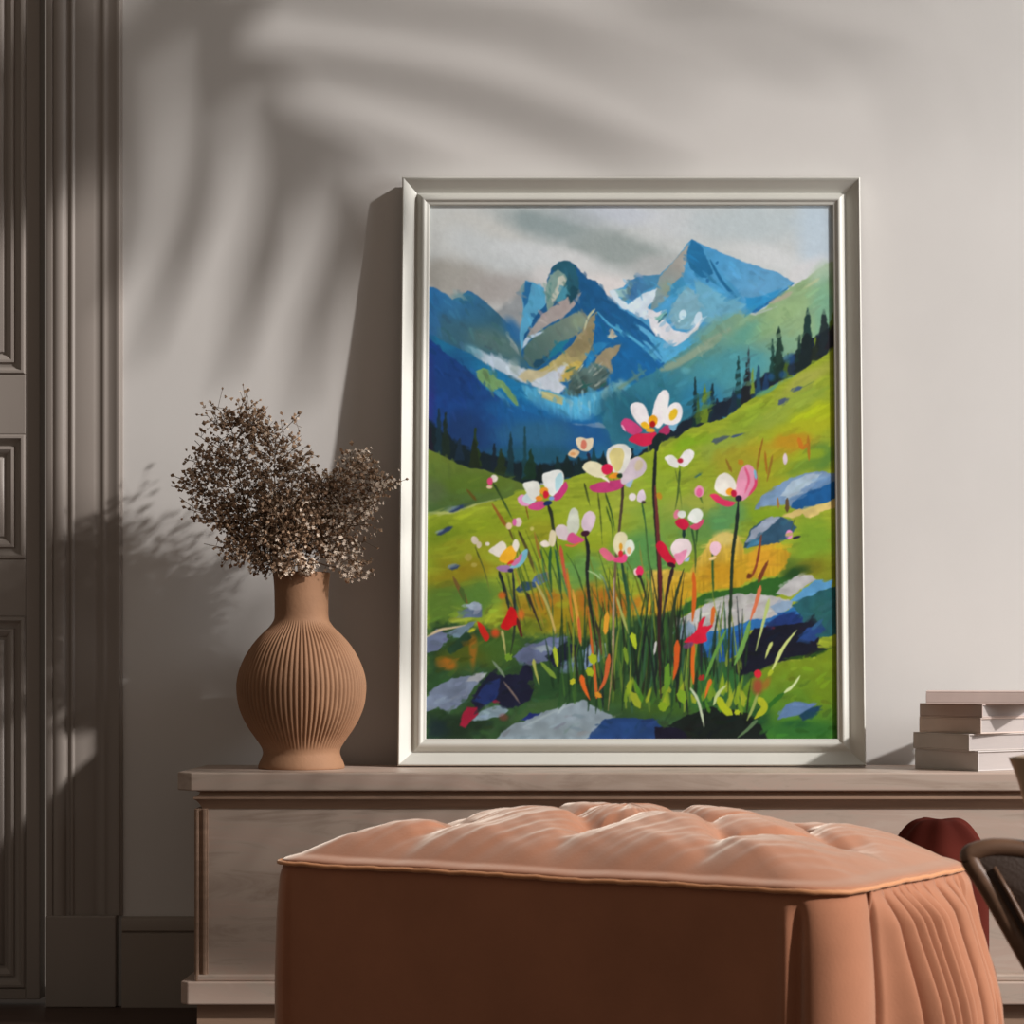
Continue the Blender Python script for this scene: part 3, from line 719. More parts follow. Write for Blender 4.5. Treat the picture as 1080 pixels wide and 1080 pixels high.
    for p, a, b, c in (([(631, 735), (628, 700), (622, 640)], 4, 2, (186, 94, 40)), ([(644, 690), (640, 715), (632, 730)], 6, 2, (190, 90, 46)), ([(615, 712), (618, 724), (624, 737)], 6, 2, (210, 96, 32)), ([(630, 730), (636, 734)], 6, 4, (200, 130, 36)),
                       ([(604, 717), (608, 719)], 7, 6, (176, 176, 40)), ([(587, 682), (590, 702)], 5, 4, (164, 180, 46)), ([(573, 698), (588, 714)], 3, 6, (112, 140, 50)), ([(565, 695), (567, 706), (571, 721)], 4, 1.5, (160, 164, 80)), ([(541, 694), (536, 690)], 10, 6, (104, 140, 40)),
                       ([(626, 690), (628, 700)], 9, 7, (160, 172, 30)), ([(622, 704), (626, 712)], 7, 8, (150, 166, 34)), ([(532, 665), (534, 675), (536, 690)], 4, 1.5, (164, 160, 96)), ([(522, 696), (530, 706), (535, 713)], 2, 3, (110, 128, 104)), ([(534, 718), (545, 732), (551, 741)], 2, 1.5, (110, 96, 90)),
                       ([(593, 576), (596, 595), (600, 620)], 4, 3, (186, 84, 56)), ([(600, 600), (604, 640), (606, 656)], 3, 2, (190, 110, 40)), ([(606, 622), (611, 650), (615, 680)], 3, 4, (206, 150, 60)), ([(612, 650), (614, 678)], 3, 4, (196, 96, 50)),
                       ([(640, 668), (642, 645)], 5, 6, (214, 150, 46)), ([(567, 614), (578, 635), (588, 664)], 3, 2.5, (168, 160, 90)), ([(583, 648), (588, 668)], 3, 2, (186, 160, 90)), ([(558, 625), (564, 640), (574, 665)], 3.5, 1.5, (50, 40, 34)), ([(560, 548), (556, 530)], 1, 2, (120, 80, 30)),
                       ([(522, 532), (530, 545), (537, 556)], 2.5, 5, (140, 92, 36)), ([(537, 552), (544, 570)], 3, 1.5, (86, 76, 34)), ([(495, 516), (505, 528)], 2, 4, (94, 78, 28)), ([(481, 608), (488, 622), (496, 636)], 3, 6, (106, 82, 40)), ([(489, 620), (494, 636)], 6, 3, (70, 92, 40)),
                       ([(550, 562), (560, 585), (566, 604)], 3, 3, (88, 80, 40)), ([(566, 562), (570, 580), (573, 590)], 2, 3, (144, 110, 44)), ([(732, 604), (733, 625), (731, 655)], 4, 5, (196, 92, 30)), ([(753, 640), (751, 660)], 5, 4, (200, 100, 40)),
                       ([(715, 676), (714, 700), (711, 716)], 7, 3, (196, 84, 30)), ([(732, 676), (731, 700), (732, 720)], 4, 4, (206, 98, 30)), ([(750, 716), (747, 724), (744, 735)], 5, 2, (206, 104, 36)), ([(739, 712), (742, 716)], 8, 6, (150, 44, 36)),
                       ([(661, 605), (664, 640), (664, 672)], 2.5, 2, (50, 90, 50)), ([(652, 630), (658, 650), (664, 668)], 2.5, 2.5, (160, 166, 90)), ([(668, 668), (672, 684)], 7, 4, (166, 184, 40)), ([(660, 682), (663, 700)], 4, 4, (110, 140, 40)),
                       ([(802, 618), (798, 634), (791, 655)], 5, 3, (206, 108, 70)), ([(791, 655), (785, 676), (775, 700)], 4, 6, (104, 150, 70)), ([(811, 632), (805, 656), (797, 686)], 4, 2, (172, 186, 110)), ([(814, 677), (810, 685), (807, 694)], 4, 2, (186, 196, 110)), ([(840, 664), (826, 682), (814, 706)], 1.5, 5, (190, 200, 120)),
                       ([(814, 706), (810, 712)], 4, 4, (160, 176, 40)), ([(843, 712), (836, 722), (826, 730)], 2, 4, (192, 206, 150)), ([(826, 730), (812, 742), (804, 752)], 5, 4, (44, 96, 30)), ([(800, 735), (806, 745), (796, 756)], 8, 6, (160, 166, 34)), ([(799, 730), (794, 745), (788, 758)], 3, 3, (140, 156, 80)),
                       ([(798, 758), (788, 768), (778, 776)], 4, 2, (84, 110, 74)), ([(729, 725), (736, 736), (740, 750), (743, 765)], 3, 2.5, (180, 192, 160)), ([(766, 722), (758, 730), (753, 742)], 2, 5, (176, 190, 130)), ([(758, 735), (764, 746), (772, 752)], 8, 8, (160, 172, 30)), ([(776, 748), (779, 752)], 6, 6, (164, 176, 34)),
                       ([(766, 664), (754, 690), (744, 716)], 3, 4, (92, 140, 60)), ([(693, 676), (691, 690)], 2, 2, (190, 190, 186)), ([(718, 728), (722, 740)], 10, 8, (116, 152, 36)), ([(668, 730), (676, 745)], 8, 8, (140, 152, 40)), ([(698, 740), (702, 748)], 8, 9, (120, 150, 30)), ([(706, 700), (704, 726)], 8, 7, (92, 136, 40)),
                       ([(834, 560), (838, 548)], 1, 1, (60, 80, 40)), ([(805, 462), (801, 480), (798, 500)], 2, 3, (140, 100, 30)), ([(807, 476), (809, 500)], 2.5, 2, (156, 104, 30)), ([(815, 480), (812, 494), (809, 508)], 2.5, 2.5, (140, 106, 34)), ([(842, 462), (846, 474)], 5, 5, (186, 110, 28)), ([(852, 460), (853, 486)], 3, 3, (160, 106, 30)),
                       ([(846, 474), (852, 468)], 3, 3, (176, 110, 30)), ([(766, 484), (772, 498)], 2, 4, (134, 104, 34)), ([(780, 486), (784, 490)], 6, 5, (176, 120, 30)), ([(803, 565), (798, 595), (792, 610)], 2.5, 2.5, (130, 60, 36)), ([(810, 592), (804, 604), (800, 614)], 3, 5, (110, 56, 34)), ([(792, 606), (788, 610)], 6, 4, (100, 50, 26)),
                       ([(820, 525), (821, 536)], 2, 4, (150, 110, 60)), ([(830, 526), (830, 540)], 3, 5, (90, 70, 46)), ([(752, 575), (752, 600), (753, 630)], 2.5, 2, (50, 86, 40)), ([(650, 512), (649, 505)], 1, 1, (60, 60, 30))):
        stroke(p, a, b, c, 1.1)
    # stems
    D = (32, 38, 32)
    for p, a, b, c, c2 in (([(693, 468), (692, 490), (691, 520), (693, 550), (696, 590), (697, 630), (696, 670), (698, 735)], 3.4, 5, (26, 38, 34), (52, 30, 30)), ([(692, 512), (694, 545), (697, 600), (698, 640)], 2.5, 4.5, (120, 58, 50), (74, 24, 34)),
                           ([(657, 496), (658, 520), (655, 555), (651, 590), (649, 640), (648, 690), (643, 748)], 2.6, 2.6, (46, 36, 36), (150, 128, 84)), ([(649, 610), (648, 660), (648, 690)], 1.4, 1.4, (196, 168, 150), (170, 150, 130)), ([(580, 532), (584, 545), (586, 560), (592, 590)], 4, 2, D, (60, 70, 36)),
                           ([(619, 565), (622, 580), (621, 605), (623, 630), (628, 660), (632, 690)], 4, 2.6, (28, 30, 36), (40, 44, 30)), ([(529, 603), (535, 622), (541, 648)], 3.6, 3, (30, 40, 36), (40, 50, 40)), ([(543, 600), (545, 630), (545, 664), (541, 690)], 2.6, 2.4, (36, 44, 50), (44, 56, 34)),
                           ([(523, 510), (532, 526), (543, 548)], 2.6, 1.6, (40, 60, 30), (70, 96, 40)), ([(504, 577), (513, 600), (520, 625)], 1.6, 1.2, (60, 66, 30), (110, 120, 50)), ([(549, 560), (556, 574), (564, 592)], 2.4, 2.2, (60, 56, 30), (90, 86, 40)), ([(622, 478), (624, 488)], 4, 2, (34, 40, 70), D),
                           ([(657, 592), (661, 620), (665, 650)], 3, 2, (34, 60, 46), (46, 90, 50)), ([(722, 557), (722, 568)], 3, 3, (24, 50, 44), (24, 50, 44)), ([(730, 556), (734, 580), (734, 604)], 2.4, 2, (40, 80, 44), (90, 100, 40)), ([(736, 556), (735, 575)], 2, 2, (44, 76, 40), (60, 96, 40)),
                           ([(711, 597), (706, 618), (700, 650)], 4, 2.6, (40, 26, 34), (60, 50, 40)), ([(722, 600), (714, 628), (709, 660), (708, 712)], 2, 5, (50, 60, 36), (36, 52, 34)), ([(779, 528), (777, 555), (773, 585), (771, 630), (769, 680), (768, 735)], 4, 2.6, (26, 34, 34), (44, 66, 34)),
                           ([(718, 493), (716, 520), (713, 538)], 2.4, 1.6, (60, 84, 36), (90, 110, 46)), ([(713, 495), (718, 520), (720, 538)], 1.2, 1, (80, 100, 40), (100, 124, 50)), ([(678, 529), (682, 555), (686, 600), (690, 640)], 2.2, 1.2, (50, 90, 50), (80, 110, 50)), ([(676, 607), (680, 620), (684, 636)], 2.6, 1.6, (30, 40, 34), (60, 60, 36)),
                           ([(739, 524), (742, 532)], 2, 1, (70, 96, 40), (90, 120, 50)), ([(618, 510), (621, 522), (624, 534)], 2.2, 2, (50, 60, 30), (100, 116, 40)), ([(632, 518), (635, 545), (637, 575)], 2, 1, (70, 76, 30), (90, 110, 40)), ([(640, 520), (646, 540), (650, 560)], 2.2, 1.6, (50, 70, 30), (60, 96, 40)),
                           ([(641, 535), (647, 556), (648, 572)], 2, 1, (60, 86, 30), (70, 100, 40)), ([(583, 578), (582, 600), (584, 624)], 3, 3, (40, 84, 50), (50, 84, 46)), ([(588, 580), (591, 600), (594, 624)], 2.4, 3, (44, 90, 60), (46, 76, 46)), ([(572, 580), (578, 600)], 1.5, 1.5, (60, 90, 46), (60, 90, 46)),
                           ([(634, 605), (640, 615), (645, 634)], 2, 2.6, (150, 180, 130), (40, 60, 40)), ([(622, 602), (630, 606), (636, 612)], 1.6, 2, (170, 196, 140), (150, 180, 120)), ([(740, 676), (740, 712)], 3, 2, (40, 34, 50), (30, 44, 34)), ([(630, 655), (634, 672), (636, 690)], 3, 2, (36, 44, 34), (120, 60, 40))):
        stroke(p, a, b, c, 1.0, c2)
    W, CR, PK, RD, GD, LB = (228, 221, 221), (220, 213, 182), (196, 62, 116), (200, 30, 62), (226, 165, 30), (118, 176, 194)
    P_ = lambda pts, c, **k: poly(pts, c, k.pop('soft', 1.2), k.pop('wob', .5), curve=True, tex=.05, **k)
    # tall main flower
    P_([(656, 447), (661, 441), (670, 445), (679, 454), (670, 459), (662, 455)], PK)
    stroke([(657, 448), (661, 455)], 2, 1.6, (226, 160, 190))
    P_([(696, 456), (702, 449), (708, 449), (707, 457), (700, 460)], (168, 46, 92))
    P_([(706, 449), (716, 445), (712, 455)], (112, 164, 190))
    P_([(664, 464), (672, 458), (684, 457), (693, 456), (692, 465), (682, 471), (671, 468)], (202, 34, 72))
    P_([(666, 428), (672, 424), (681, 427), (685, 438), (689, 447), (681, 451), (673, 445), (668, 437)], W)
    P_([(689, 445), (691, 427), (697, 414), (703, 411), (707, 417), (705, 433), (701, 446), (695, 452)], W)
    P_([(700, 444), (706, 429), (714, 424), (720, 429), (720, 440), (715, 447), (705, 448)], W)
    ell(711, 437, 4, 7, (216, 178, 36), 25, 1.4)
    ell(682, 449, 5, 3.5, (232, 178, 34), 30)
    ell(690, 444, 5, 6, (228, 160, 24), 0)
    ell(687, 454, 5, 2.5, (226, 150, 30), 0)
    ell(689.5, 447.5, 3.4, 3.4, (164, 22, 24))
    P_([(689, 465), (696, 457), (704, 460), (697, 468), (695, 476), (691, 474)], (22, 36, 38))
    # second
    P_([(624, 513), (634, 509), (648, 507), (660, 506), (658, 514), (646, 519), (632, 520), (625, 517)], (186, 58, 112))
    P_([(656, 508), (660, 490), (668, 484), (676, 482), (683, 490), (680, 500), (670, 506), (662, 511)], (206, 190, 198))
    ell(675, 491, 4, 6, (206, 190, 160), 20, 2)
    P_([(661, 512), (669, 506), (666, 514)], (158, 182, 206))
    P_([(641, 480), (645, 472), (655, 468), (665, 472), (667, 482), (660, 497), (652, 500), (644, 494)], (222, 220, 210))
    P_([(644, 482), (648, 474), (656, 473), (660, 480), (656, 495), (650, 497)], (212, 198, 130))
    P_([(616, 494), (622, 487), (632, 488), (642, 496), (638, 504), (626, 502)], (222, 214, 178))
    P_([(634, 503), (641, 504), (644, 509)], (236, 226, 214))
    ell(642, 495, 6, 6, (204, 30, 72))
    ell(649, 502, 6, 3, (222, 140, 34), -15)
    ell(655, 502, 3, 2.5, (30, 56, 36))
    # third
    P_([(548, 526), (554, 522), (561, 527), (560, 534), (552, 533)], (222, 150, 192))
    P_([(553, 526), (560, 520), (568, 526), (564, 532), (557, 531)], (190, 208, 210))
    P_([(559, 535), (566, 530), (574, 529), (578, 533), (572, 538), (563, 538)], (198, 70, 128))
    P_([(554, 511), (560, 508), (569, 508), (572, 516), (570, 526), (564, 528), (558, 520)], (222, 222, 212))
    P_([(574, 502), (580, 498), (592, 496), (597, 503), (594, 516), (586, 524), (578, 517)], (226, 228, 222))
    P_([(588, 505), (594, 499), (596, 508), (592, 516), (588, 518)], (172, 208, 214))
    P_([(585, 525), (591, 518), (598, 508), (601, 514), (595, 525), (588, 529)], (186, 54, 112))
    ell(576, 518, 4.5, 3.6, (232, 150, 40), -30)
    ell(571, 526, 3.5, 2.6, (232, 140, 40))
    ell(578, 522, 3, 4, (204, 28, 50))
    ell(584, 526, 3, 2.4, (120, 150, 200))
    ell(580, 531, 4.5, 2.6, (24, 44, 90), -15)
    # fourth
    P_([(588, 562), (590, 555), (597, 554), (605, 562), (602, 570), (593, 569)], (212, 196, 198))
    P_([(600, 552), (603, 540), (608, 536), (612, 542), (613, 556), (608, 565), (602, 562)], (200, 204, 186))
    P_([(615, 554), (618, 543), (624, 539), (630, 544), (628, 555), (621, 563)], (210, 188, 200))
    P_([(600, 568), (605, 562), (612, 566), (618, 570), (610, 574), (602, 572)], (206, 80, 132))
    stroke([(598, 575), (606, 576), (614, 572)], 2, 2, (204, 110, 60))
    ell(619, 563, 4.5, 3, (60, 24, 44), -10)
    P_([(572, 573), (577, 570), (582, 574), (580, 577), (575, 577)], (226, 214, 200))
    P_([(581, 572), (583, 560), (588, 562), (588, 572), (585, 577)], (220, 208, 172))
    # fifth
    P_([(526, 599), (534, 596), (545, 598), (540, 603), (532, 603)], (152, 112, 156))
    P_([(540, 599), (548, 590), (554, 581), (559, 580), (557, 590), (550, 598)], LB)
    P_([(541, 595), (548, 588), (553, 584), (551, 592), (545, 597)], (196, 110, 150))
    P_([(518, 581), (524, 576), (532, 571), (537, 576), (536, 584), (530, 588), (523, 585)], (218, 210, 196))
    P_([(529, 590), (534, 581), (541, 576), (547, 578), (546, 588), (540, 594), (533, 594)], (228, 168, 40))
    P_([(543, 576), (546, 569), (550, 574), (547, 582)], (232, 224, 208))
    ell(541, 593.5, 4, 1.8, (206, 50, 40), -30)
    ell(541, 602, 3, 2.4, (40, 36, 76))
    # sixth
    P_([(634, 581), (639, 578), (648, 586), (652, 590), (644, 592), (638, 588)], (218, 104, 128))
    P_([(648, 592), (654, 587), (663, 584), (662, 592), (656, 594)], (218, 72, 124))
    P_([(648, 574), (651, 564), (657, 561), (663, 566), (661, 578), (655, 586), (650, 582)], (218, 210, 170))
    P_([(660, 580), (662, 571), (668, 570), (671, 577), (668, 584), (663, 587)], (216, 222, 206))
    ell(665, 581, 2.5, 4, (220, 170, 120))
    ell(656, 577, 2, 4, (214, 150, 40))
    ell(656, 584, 2.6, 3.6, (206, 36, 50))
    # seventh
    P_([(713, 551), (718, 547), (724, 548), (728, 554), (723, 559), (717, 557)], (194, 26, 62))
    ell(714.5, 543, 3, 5, (218, 120, 142), 10)
    ell(720, 543, 4.5, 4, (214, 218, 208))
    P_([(728, 556), (736, 551), (743, 548), (741, 554), (735, 559)], (204, 72, 106))
    P_([(726, 546), (731, 538), (738, 537), (742, 543), (738, 551), (731, 552)], (222, 226, 216))
    # eighth
    P_([(708, 580), (712, 571), (720, 568), (728, 571), (730, 580), (725, 589), (717, 592)], (230, 212, 212))
    P_([(712, 586), (718, 583), (725, 580), (722, 592), (716, 596)], (228, 140, 172))
    P_([(722, 592), (728, 587), (727, 592)], (160, 184, 216))
    P_([(693, 576), (697, 571), (703, 575), (708, 585), (714, 592), (711, 597), (703, 593), (697, 585)], (198, 24, 54))
    ell(709, 596, 5, 2.6, (50, 20, 34), 20)
    # ninth
    P_([(776, 524), (777, 509), (782, 495), (789, 490), (796, 496), (798, 508), (793, 519), (784, 528)], (222, 146, 172))
    stroke([(786, 493), (790, 506), (786, 520)], 2.5, 2, (206, 80, 118), 2)
    stroke([(797, 498), (797, 512), (790, 523)], 3, 2.5, (206, 60, 100), 1.4)
    stroke([(796, 496), (797.5, 506)], 2.5, 2, LB, 1.2)
    P_([(754, 516), (757, 504), (765, 499), (773, 504), (777, 514), (771, 523), (761, 522)], (226, 220, 208))
    P_([(749, 523), (756, 521), (764, 527), (776, 530), (769, 535), (758, 531)], (212, 50, 92))
    ell(770, 519, 4, 4, (230, 150, 30))
    ell(774.5, 521, 3.2, 4, (180, 24, 60))
    ell(779, 526, 3.6, 3.4, (40, 22, 50))
    # tenth and the small ones
    P_([(702, 483), (709, 480), (716, 486), (716, 494), (708, 491)], (224, 222, 214))
    P_([(716, 488), (721, 478), (728, 474), (733, 478), (730, 486), (722, 493)], (228, 224, 222))
    ell(718.5, 486, 3, 2.6, (176, 36, 56))
    P_([(609, 464), (614, 461), (620, 463), (627, 462), (627, 470), (622, 476), (613, 474)], (224, 206, 174))
    ell(617.5, 469, 3, 5, (210, 120, 98))
    P_([(601, 479), (606, 474), (613, 477), (609, 483), (604, 482)], (220, 186, 144))
    ell(606, 479, 3, 2, (206, 150, 100))
    ell(524, 505, 3.6, 4, (222, 214, 200))
    ell(519.5, 508, 3, 4.2, (212, 70, 116))
    ell(519, 514, 3, 2, (222, 190, 160))
    ell(549, 551, 4, 5, (224, 196, 190))
    ell(545, 551, 2.2, 4, (212, 100, 160))
    ell(539.5, 555, 3.4, 4, (216, 190, 150))
    ell(503.5, 570, 3.4, 4.6, (204, 190, 170), -30)
    ell(508, 575, 2.6, 3.6, (200, 186, 160))
    ell(517, 574, 2.4, 2, (216, 206, 190))
    ell(497, 588, 4, 4, (176, 158, 90), op=.6)
    ell(503, 596, 3, 2.4, (176, 164, 90), op=.6)
    ell(563.5, 558, 2, 2, (206, 196, 120), op=.7)
    ell(668.5, 524.5, 4, 4, (226, 216, 216))
    P_([(673, 528), (675, 519), (680, 517), (682, 525), (679, 530)], (220, 202, 216))
    ell(680, 530, 2, 1.4, (70, 60, 50))
    ell(738, 518.5, 5, 6, (226, 150, 176))
    ell(738, 519.5, 3, 4.4, (216, 96, 142))
    ell(672.5, 603, 3, 4, (230, 196, 200))
    ell(676, 602.5, 4, 5.6, (212, 44, 88))
    ell(676, 608, 2.4, 1.8, (50, 26, 40))
    P_([(749, 577), (752, 572), (758, 572), (761, 578), (756, 586), (751, 584)], (228, 186, 198))
    ell(752, 589, 4, 2, (222, 190, 130), -20)
    ell(828, 484, 2.6, 6, (206, 186, 196))
    ell(696.5, 523.5, 3, 4, (178, 130, 34), -20)
    # red flowers low in the grass
    P_([(531, 661), (536, 650), (541, 640), (546, 644), (550, 656), (543, 660), (538, 664)], (190, 22, 26), wob=1.2)
    P_([(506, 656), (511, 658), (519, 670), (516, 676), (511, 670)], (188, 36, 26), wob=1)
    blob(525, 667, 5, 5, (196, 70, 30), .9)
    blob(552, 648, 4, 6, (204, 100, 36), .9)
    blob(532, 628, 4, 4, (190, 90, 30), .9)
    stroke([(548, 652), (552, 668), (553, 671)], 4, 2, (80, 34, 28))
    P_([(722, 677), (730, 670), (735, 664), (738, 655), (744, 651), (742, 660), (752, 659), (746, 667), (746, 676), (736, 678)], (204, 28, 54), wob=1)
    ell(727, 680, 6, 3, (120, 60, 110), -20, op=.7)
    ell(799, 710, 4, 4.4, (204, 34, 52))
    blob(799, 722, 6, 9, (150, 66, 46), .9)
    blob(808, 720, 4, 8, (150, 100, 36), .8, 25)
    # fine canvas grain
    IMG[:] *= (1 + 0.012 * N1 + 0.012 * N2)[..., None]


paint()
# ------------------------------------------------------------------ the setting
CT = 0.533          # height of the console top
bm = bmesh.new()
box(bm, (-2.6, -5.6, -0.06), (3.6, 0.3, 0.0))
struct('floor', bm, M['floor'], smooth=False)

bm = bmesh.new()
box(bm, (-1.225, 0.0, 0.0), (3.6, 0.16, 4.4))
box(bm, (-2.6, 0.0, 0.0), (-2.12, 0.16, 4.4))
box(bm, (-2.12, 0.0, 2.62), (-1.225, 0.16, 4.4))
struct('wall_back', bm, M['wall'], smooth=False)


def profile_strip(bm, prof, z0, z1):
    """prof: (x, protrusion) from left to right, extruded from z0 to z1 in front of the wall"""
    lo = [bm.verts.new((x, -p, z0)) for x, p in prof]
    hi = [bm.verts.new((x, -p, z1)) for x, p in prof]
    for i in range(len(prof) - 1):
        bm.faces.new((lo[i], lo[i + 1], hi[i + 1], hi[i]))
    bm.faces.new(lo[::-1])
    bm.faces.new(hi)


def cx(px, d=4.97):
    return (px - CX) * d / F


# door casing with its mouldings
pr = [(47, -.02), (47, .030), (49, .034), (53, .034), (53.6, .026), (56, .036), (60, .041), (64, .038), (66, .030), (67.5, .016), (70.5, .013), (72, .020), (73, .025),
      (74.4, .025), (75.5, .019), (76.5, .015), (95, .015), (97, .010), (100, .006), (103.5, .008), (105, .014), (107, .018), (109, .016), (110.5, .012), (113, .013),
      (118, .019), (120, .023), (122, .026), (124, .024), (124.6, .018), (126.5, .013), (127, -.02)]
bm = bmesh.new()
profile_strip(bm, [(cx(x), p * .42 if p > 0 else p) for x, p in pr], 0.201, 2.62)
casing = struct('trim_1', bm, M['door'], angle=35)
bm = bmesh.new()
box(bm, (cx(46.5), -0.024, 0.0), (cx(121.5), 0.02, 0.201))
struct('plinth_block', bm, M['door'], casing, smooth=False, bevel=0.003)

# door: a frame with three sunk, moulded panels
YD = 0.014


def dz(py):
    return CAMZ + (HZ - py) * (YD - CAMY) / F


def dx(px):
    return (px - CX) * (YD - CAMY) / F


bm = bmesh.new()
panels = [(dz(395), 2.45), (dz(590), dz(458)), (dz(1043), dz(650))]
xl, xr = -2.04, dx(27)
box(bm, (-2.10, YD, 0.012), (xl, YD + .045, 2.60))
box(bm, (xr, YD, 0.012), (dx(42), YD + .045, 2.60))
edges = [0.012, panels[2][0], panels[2][1], panels[1][0], panels[1][1], panels[0][0], panels[0][1], 2.60]
for k in (0, 2, 4, 6):
    box(bm, (xl, YD, edges[k]), (xr, YD + .045, edges[k + 1]))
box(bm, (xl - .01, YD + .030, 0.05), (xr + .01, YD + .044, 2.55))
door = struct('door_1', bm, M['door'], smooth=False, bevel=0.002)
steps = [(0.0, .003), (.004, -.006), (.009, -.007), (.013, .004), (.020, .013), (.026, .015), (.028, .007), (.033, .005), (.038, .010), (.043, .016), (.046, .024), (.050, .024), (.053, .016), (.060, .012), (.085, .010)]
for z0, z1 in panels:
    bm = bmesh.new()
    rings = []
    for s, dpt in steps:
        dpt *= .6
        rings.append([bm.verts.new(p) for p in ((xl + s, YD + dpt, z0 + s), (xr - s, YD + dpt, z0 + s), (xr - s, YD + dpt, z1 - s), (xl + s, YD + dpt, z1 - s))])
    for a, b in zip(rings, rings[1:]):
        for k in range(4):
            j = (k + 1) % 4
            bm.faces.new((a[k], a[j], b[j], b[k]))
    bm.faces.new(rings[-1])
    obj('moulded_panel', bm, M['door'], door, angle=40)

# skirting board
bm = bmesh.new()
zt = CAMZ - (967 - HZ) * 4.985 / F
zm = CAMZ - (983 - HZ) * 4.985 / F
sk = [(0.0, .024), (zm - .004, .024), (zm, .016), (zm + .004, .022), (zt - .008, .022), (zt - .003, .019), (zt, .012), (zt, -.01), (0, -.01)]
a = [bm.verts.new((cx(127.5), -p, z)) for z, p in sk]
b = [bm.verts.new((3.55, -p, z)) for z, p in sk]
for i in range(len(sk)):
    j = (i + 1) % len(sk)
    bm.faces.new((a[i], b[i], b[j], a[j]))
bm.faces.new(a)
bm.faces.new(b[::-1])
struct('baseboard_back', bm, M['skirt'], angle=35)

# ------------------------------------------------------------------ console
YF = -0.39
con = thing('console', 'long low veined stone console standing against the plaster wall', 'console table', (0.2, -0.2, 0))
con_o = Vector((0.2, -0.2, 0))


def cbm():
    return bmesh.new()


def shifted(bm):
    bmesh.ops.translate(bm, vec=-con_o, verts=bm.verts)
    return bm


def fx(px):
    return (px - CX) * (YF - CAMY) / F


def fz(py):
    return CAMZ - (py - HZ) * (YF - CAMY) / F


XR = 1.30


def clipped(x0, x1, y0, y1, c):
    return [(x0, y1 - .001), (x0, y0 + c), (x0 + c, y0), (x1 - c, y0), (x1, y0 + c), (x1, y1 - .001)]


bm = cbm()
prism(bm, clipped(fx(184), XR, YF, -0.026, .033), CT - .037, CT)
obj('top_slab', shifted(bm), M['stone'], con, smooth=False, bevel=0.003, bseg=2)
bm = cbm()
prof = [(fz(853.5), .022), (fz(849), .018), (fz(845), .012), (fz(843), .006), (fz(841), .006), (fz(840), .014), (fz(836), .018), (CT - .037, .010)]
x0, x1 = fx(200), XR - .02
rows = []
for z, i in prof:
    rows.append([bm.verts.new(p) for p in ((x0 + i, -.026, z), (x0 + i, YF + i, z), (x1 - i, YF + i, z), (x1 - i, -.026, z))])
for r0, r1 in zip(rows, rows[1:]):
    for k in range(4):
        j = (k + 1) % 4
        bm.faces.new((r0[k], r0[j], r1[j], r1[k]))
bm.faces.new(rows[0][::-1])
bm.faces.new(rows[-1])
obj('cornice', shifted(bm), M['brown_wood'], con, angle=30)
ZB, ZT = fz(1036), fz(853.5)
for sgn, (u0, u1) in ((1, (fx(203), fx(217.5))), (-1, (XR - .05, XR - .022))):
    bm = cbm()
    box(bm, (u0, YF + .020, ZB), (u1, -.026, ZT))
    box(bm, (u0 + .004, YF + .012, ZB), (u0 + .010, YF + .020, ZT))
    box(bm, (u1 - .010, YF + .014, ZB), (u1 - .003, YF + .020, ZT))
    obj('corner_pilaster', shifted(bm), M['brown_wood'], con, smooth=False, bevel=0.0015)
bm = cbm()
box(bm, (fx(217.5), YF + .024, ZB), (XR - .05, -.026, ZT))
obj('front_panel', shifted(bm), M['stone'], con, smooth=False)
bm = cbm()
prism(bm, clipped(fx(203), XR - .015, YF + .012, -.026, .006), fz(1036), fz(1029))
prism(bm, clipped(fx(189), XR - .002, YF + .002, -.026, .016), fz(1060), fz(1036))
obj('base_moulding', shifted(bm), M['stone'], con, smooth=False, bevel=0.003)
bm = cbm()
box(bm, (fx(205), YF + .03, 0.0), (XR - .03, -.026, fz(1060)))
obj('toe_kick', shifted(bm), M['brown_wood'], con, smooth=False)

# ------------------------------------------------------------------ framed painting leaning on the wall
LEAN = math.atan2(0.112, 1.285)
FW, FH = 1.003, 1.290
fr = thing('framed_painting', 'large silver framed painting of mountains and pink and white wildflowers leaning on the wall', 'painting')
fr.matrix_world = Matrix.Translation((0.0535, -0.122, CT + .0005)) @ Matrix.Rotation(math.radians(0.0), 4, 'Y') @ Matrix.Rotation(-LEAN, 4, 'X')
# local frame: x right, z up the picture, -y towards the room; back plane at y = 0
prof = [(0.0, 0.0), (0.0, .027), (.0012, .0295), (.003, .0305), (.0052, .0295), (.008, .0268), (.012, .0236), (.020, .0168), (.027, .0112), (.0305, .0088), (.0325, .0092), (.0345, .0125), (.038, .0180), (.042, .0212), (.0465, .0222),
        (.0495, .0212), (.0515, .0182), (.054, .0172), (.0575, .017), (.059, .0158), (.0595, .009)]
bm = bmesh.new()
rings = []
for w, h in prof:
    rings.append([bm.verts.new(p) for p in ((-FW / 2 + w, -h, w), (FW / 2 - w, -h, w), (FW / 2 - w, -h, FH - w), (-FW / 2 + w, -h, FH - w))])
for a, b in zip(rings, rings[1:]):
    for k in range(4):
        j = (k + 1) % 4
        bm.faces.new((a[k], a[j], b[j], b[k]))
o = obj('moulding', bm, M['frame'], fr, angle=50)
me = o.data
# mitred corners stay sharp
for e in me.edges:
    v0, v1 = (me.vertices[i].co for i in e.vertices)
    if abs(v0.x - v1.x) > 1e-5 and abs(v0.z - v1.z) > 1e-5:
        e.use_edge_sharp = True
bm = bmesh.new()
box(bm, (-FW / 2 + .01, -.006, .01), (FW / 2 - .01, -.001, FH - .01))
obj('backing_board', bm, M['brown_wood'], fr, smooth=False)

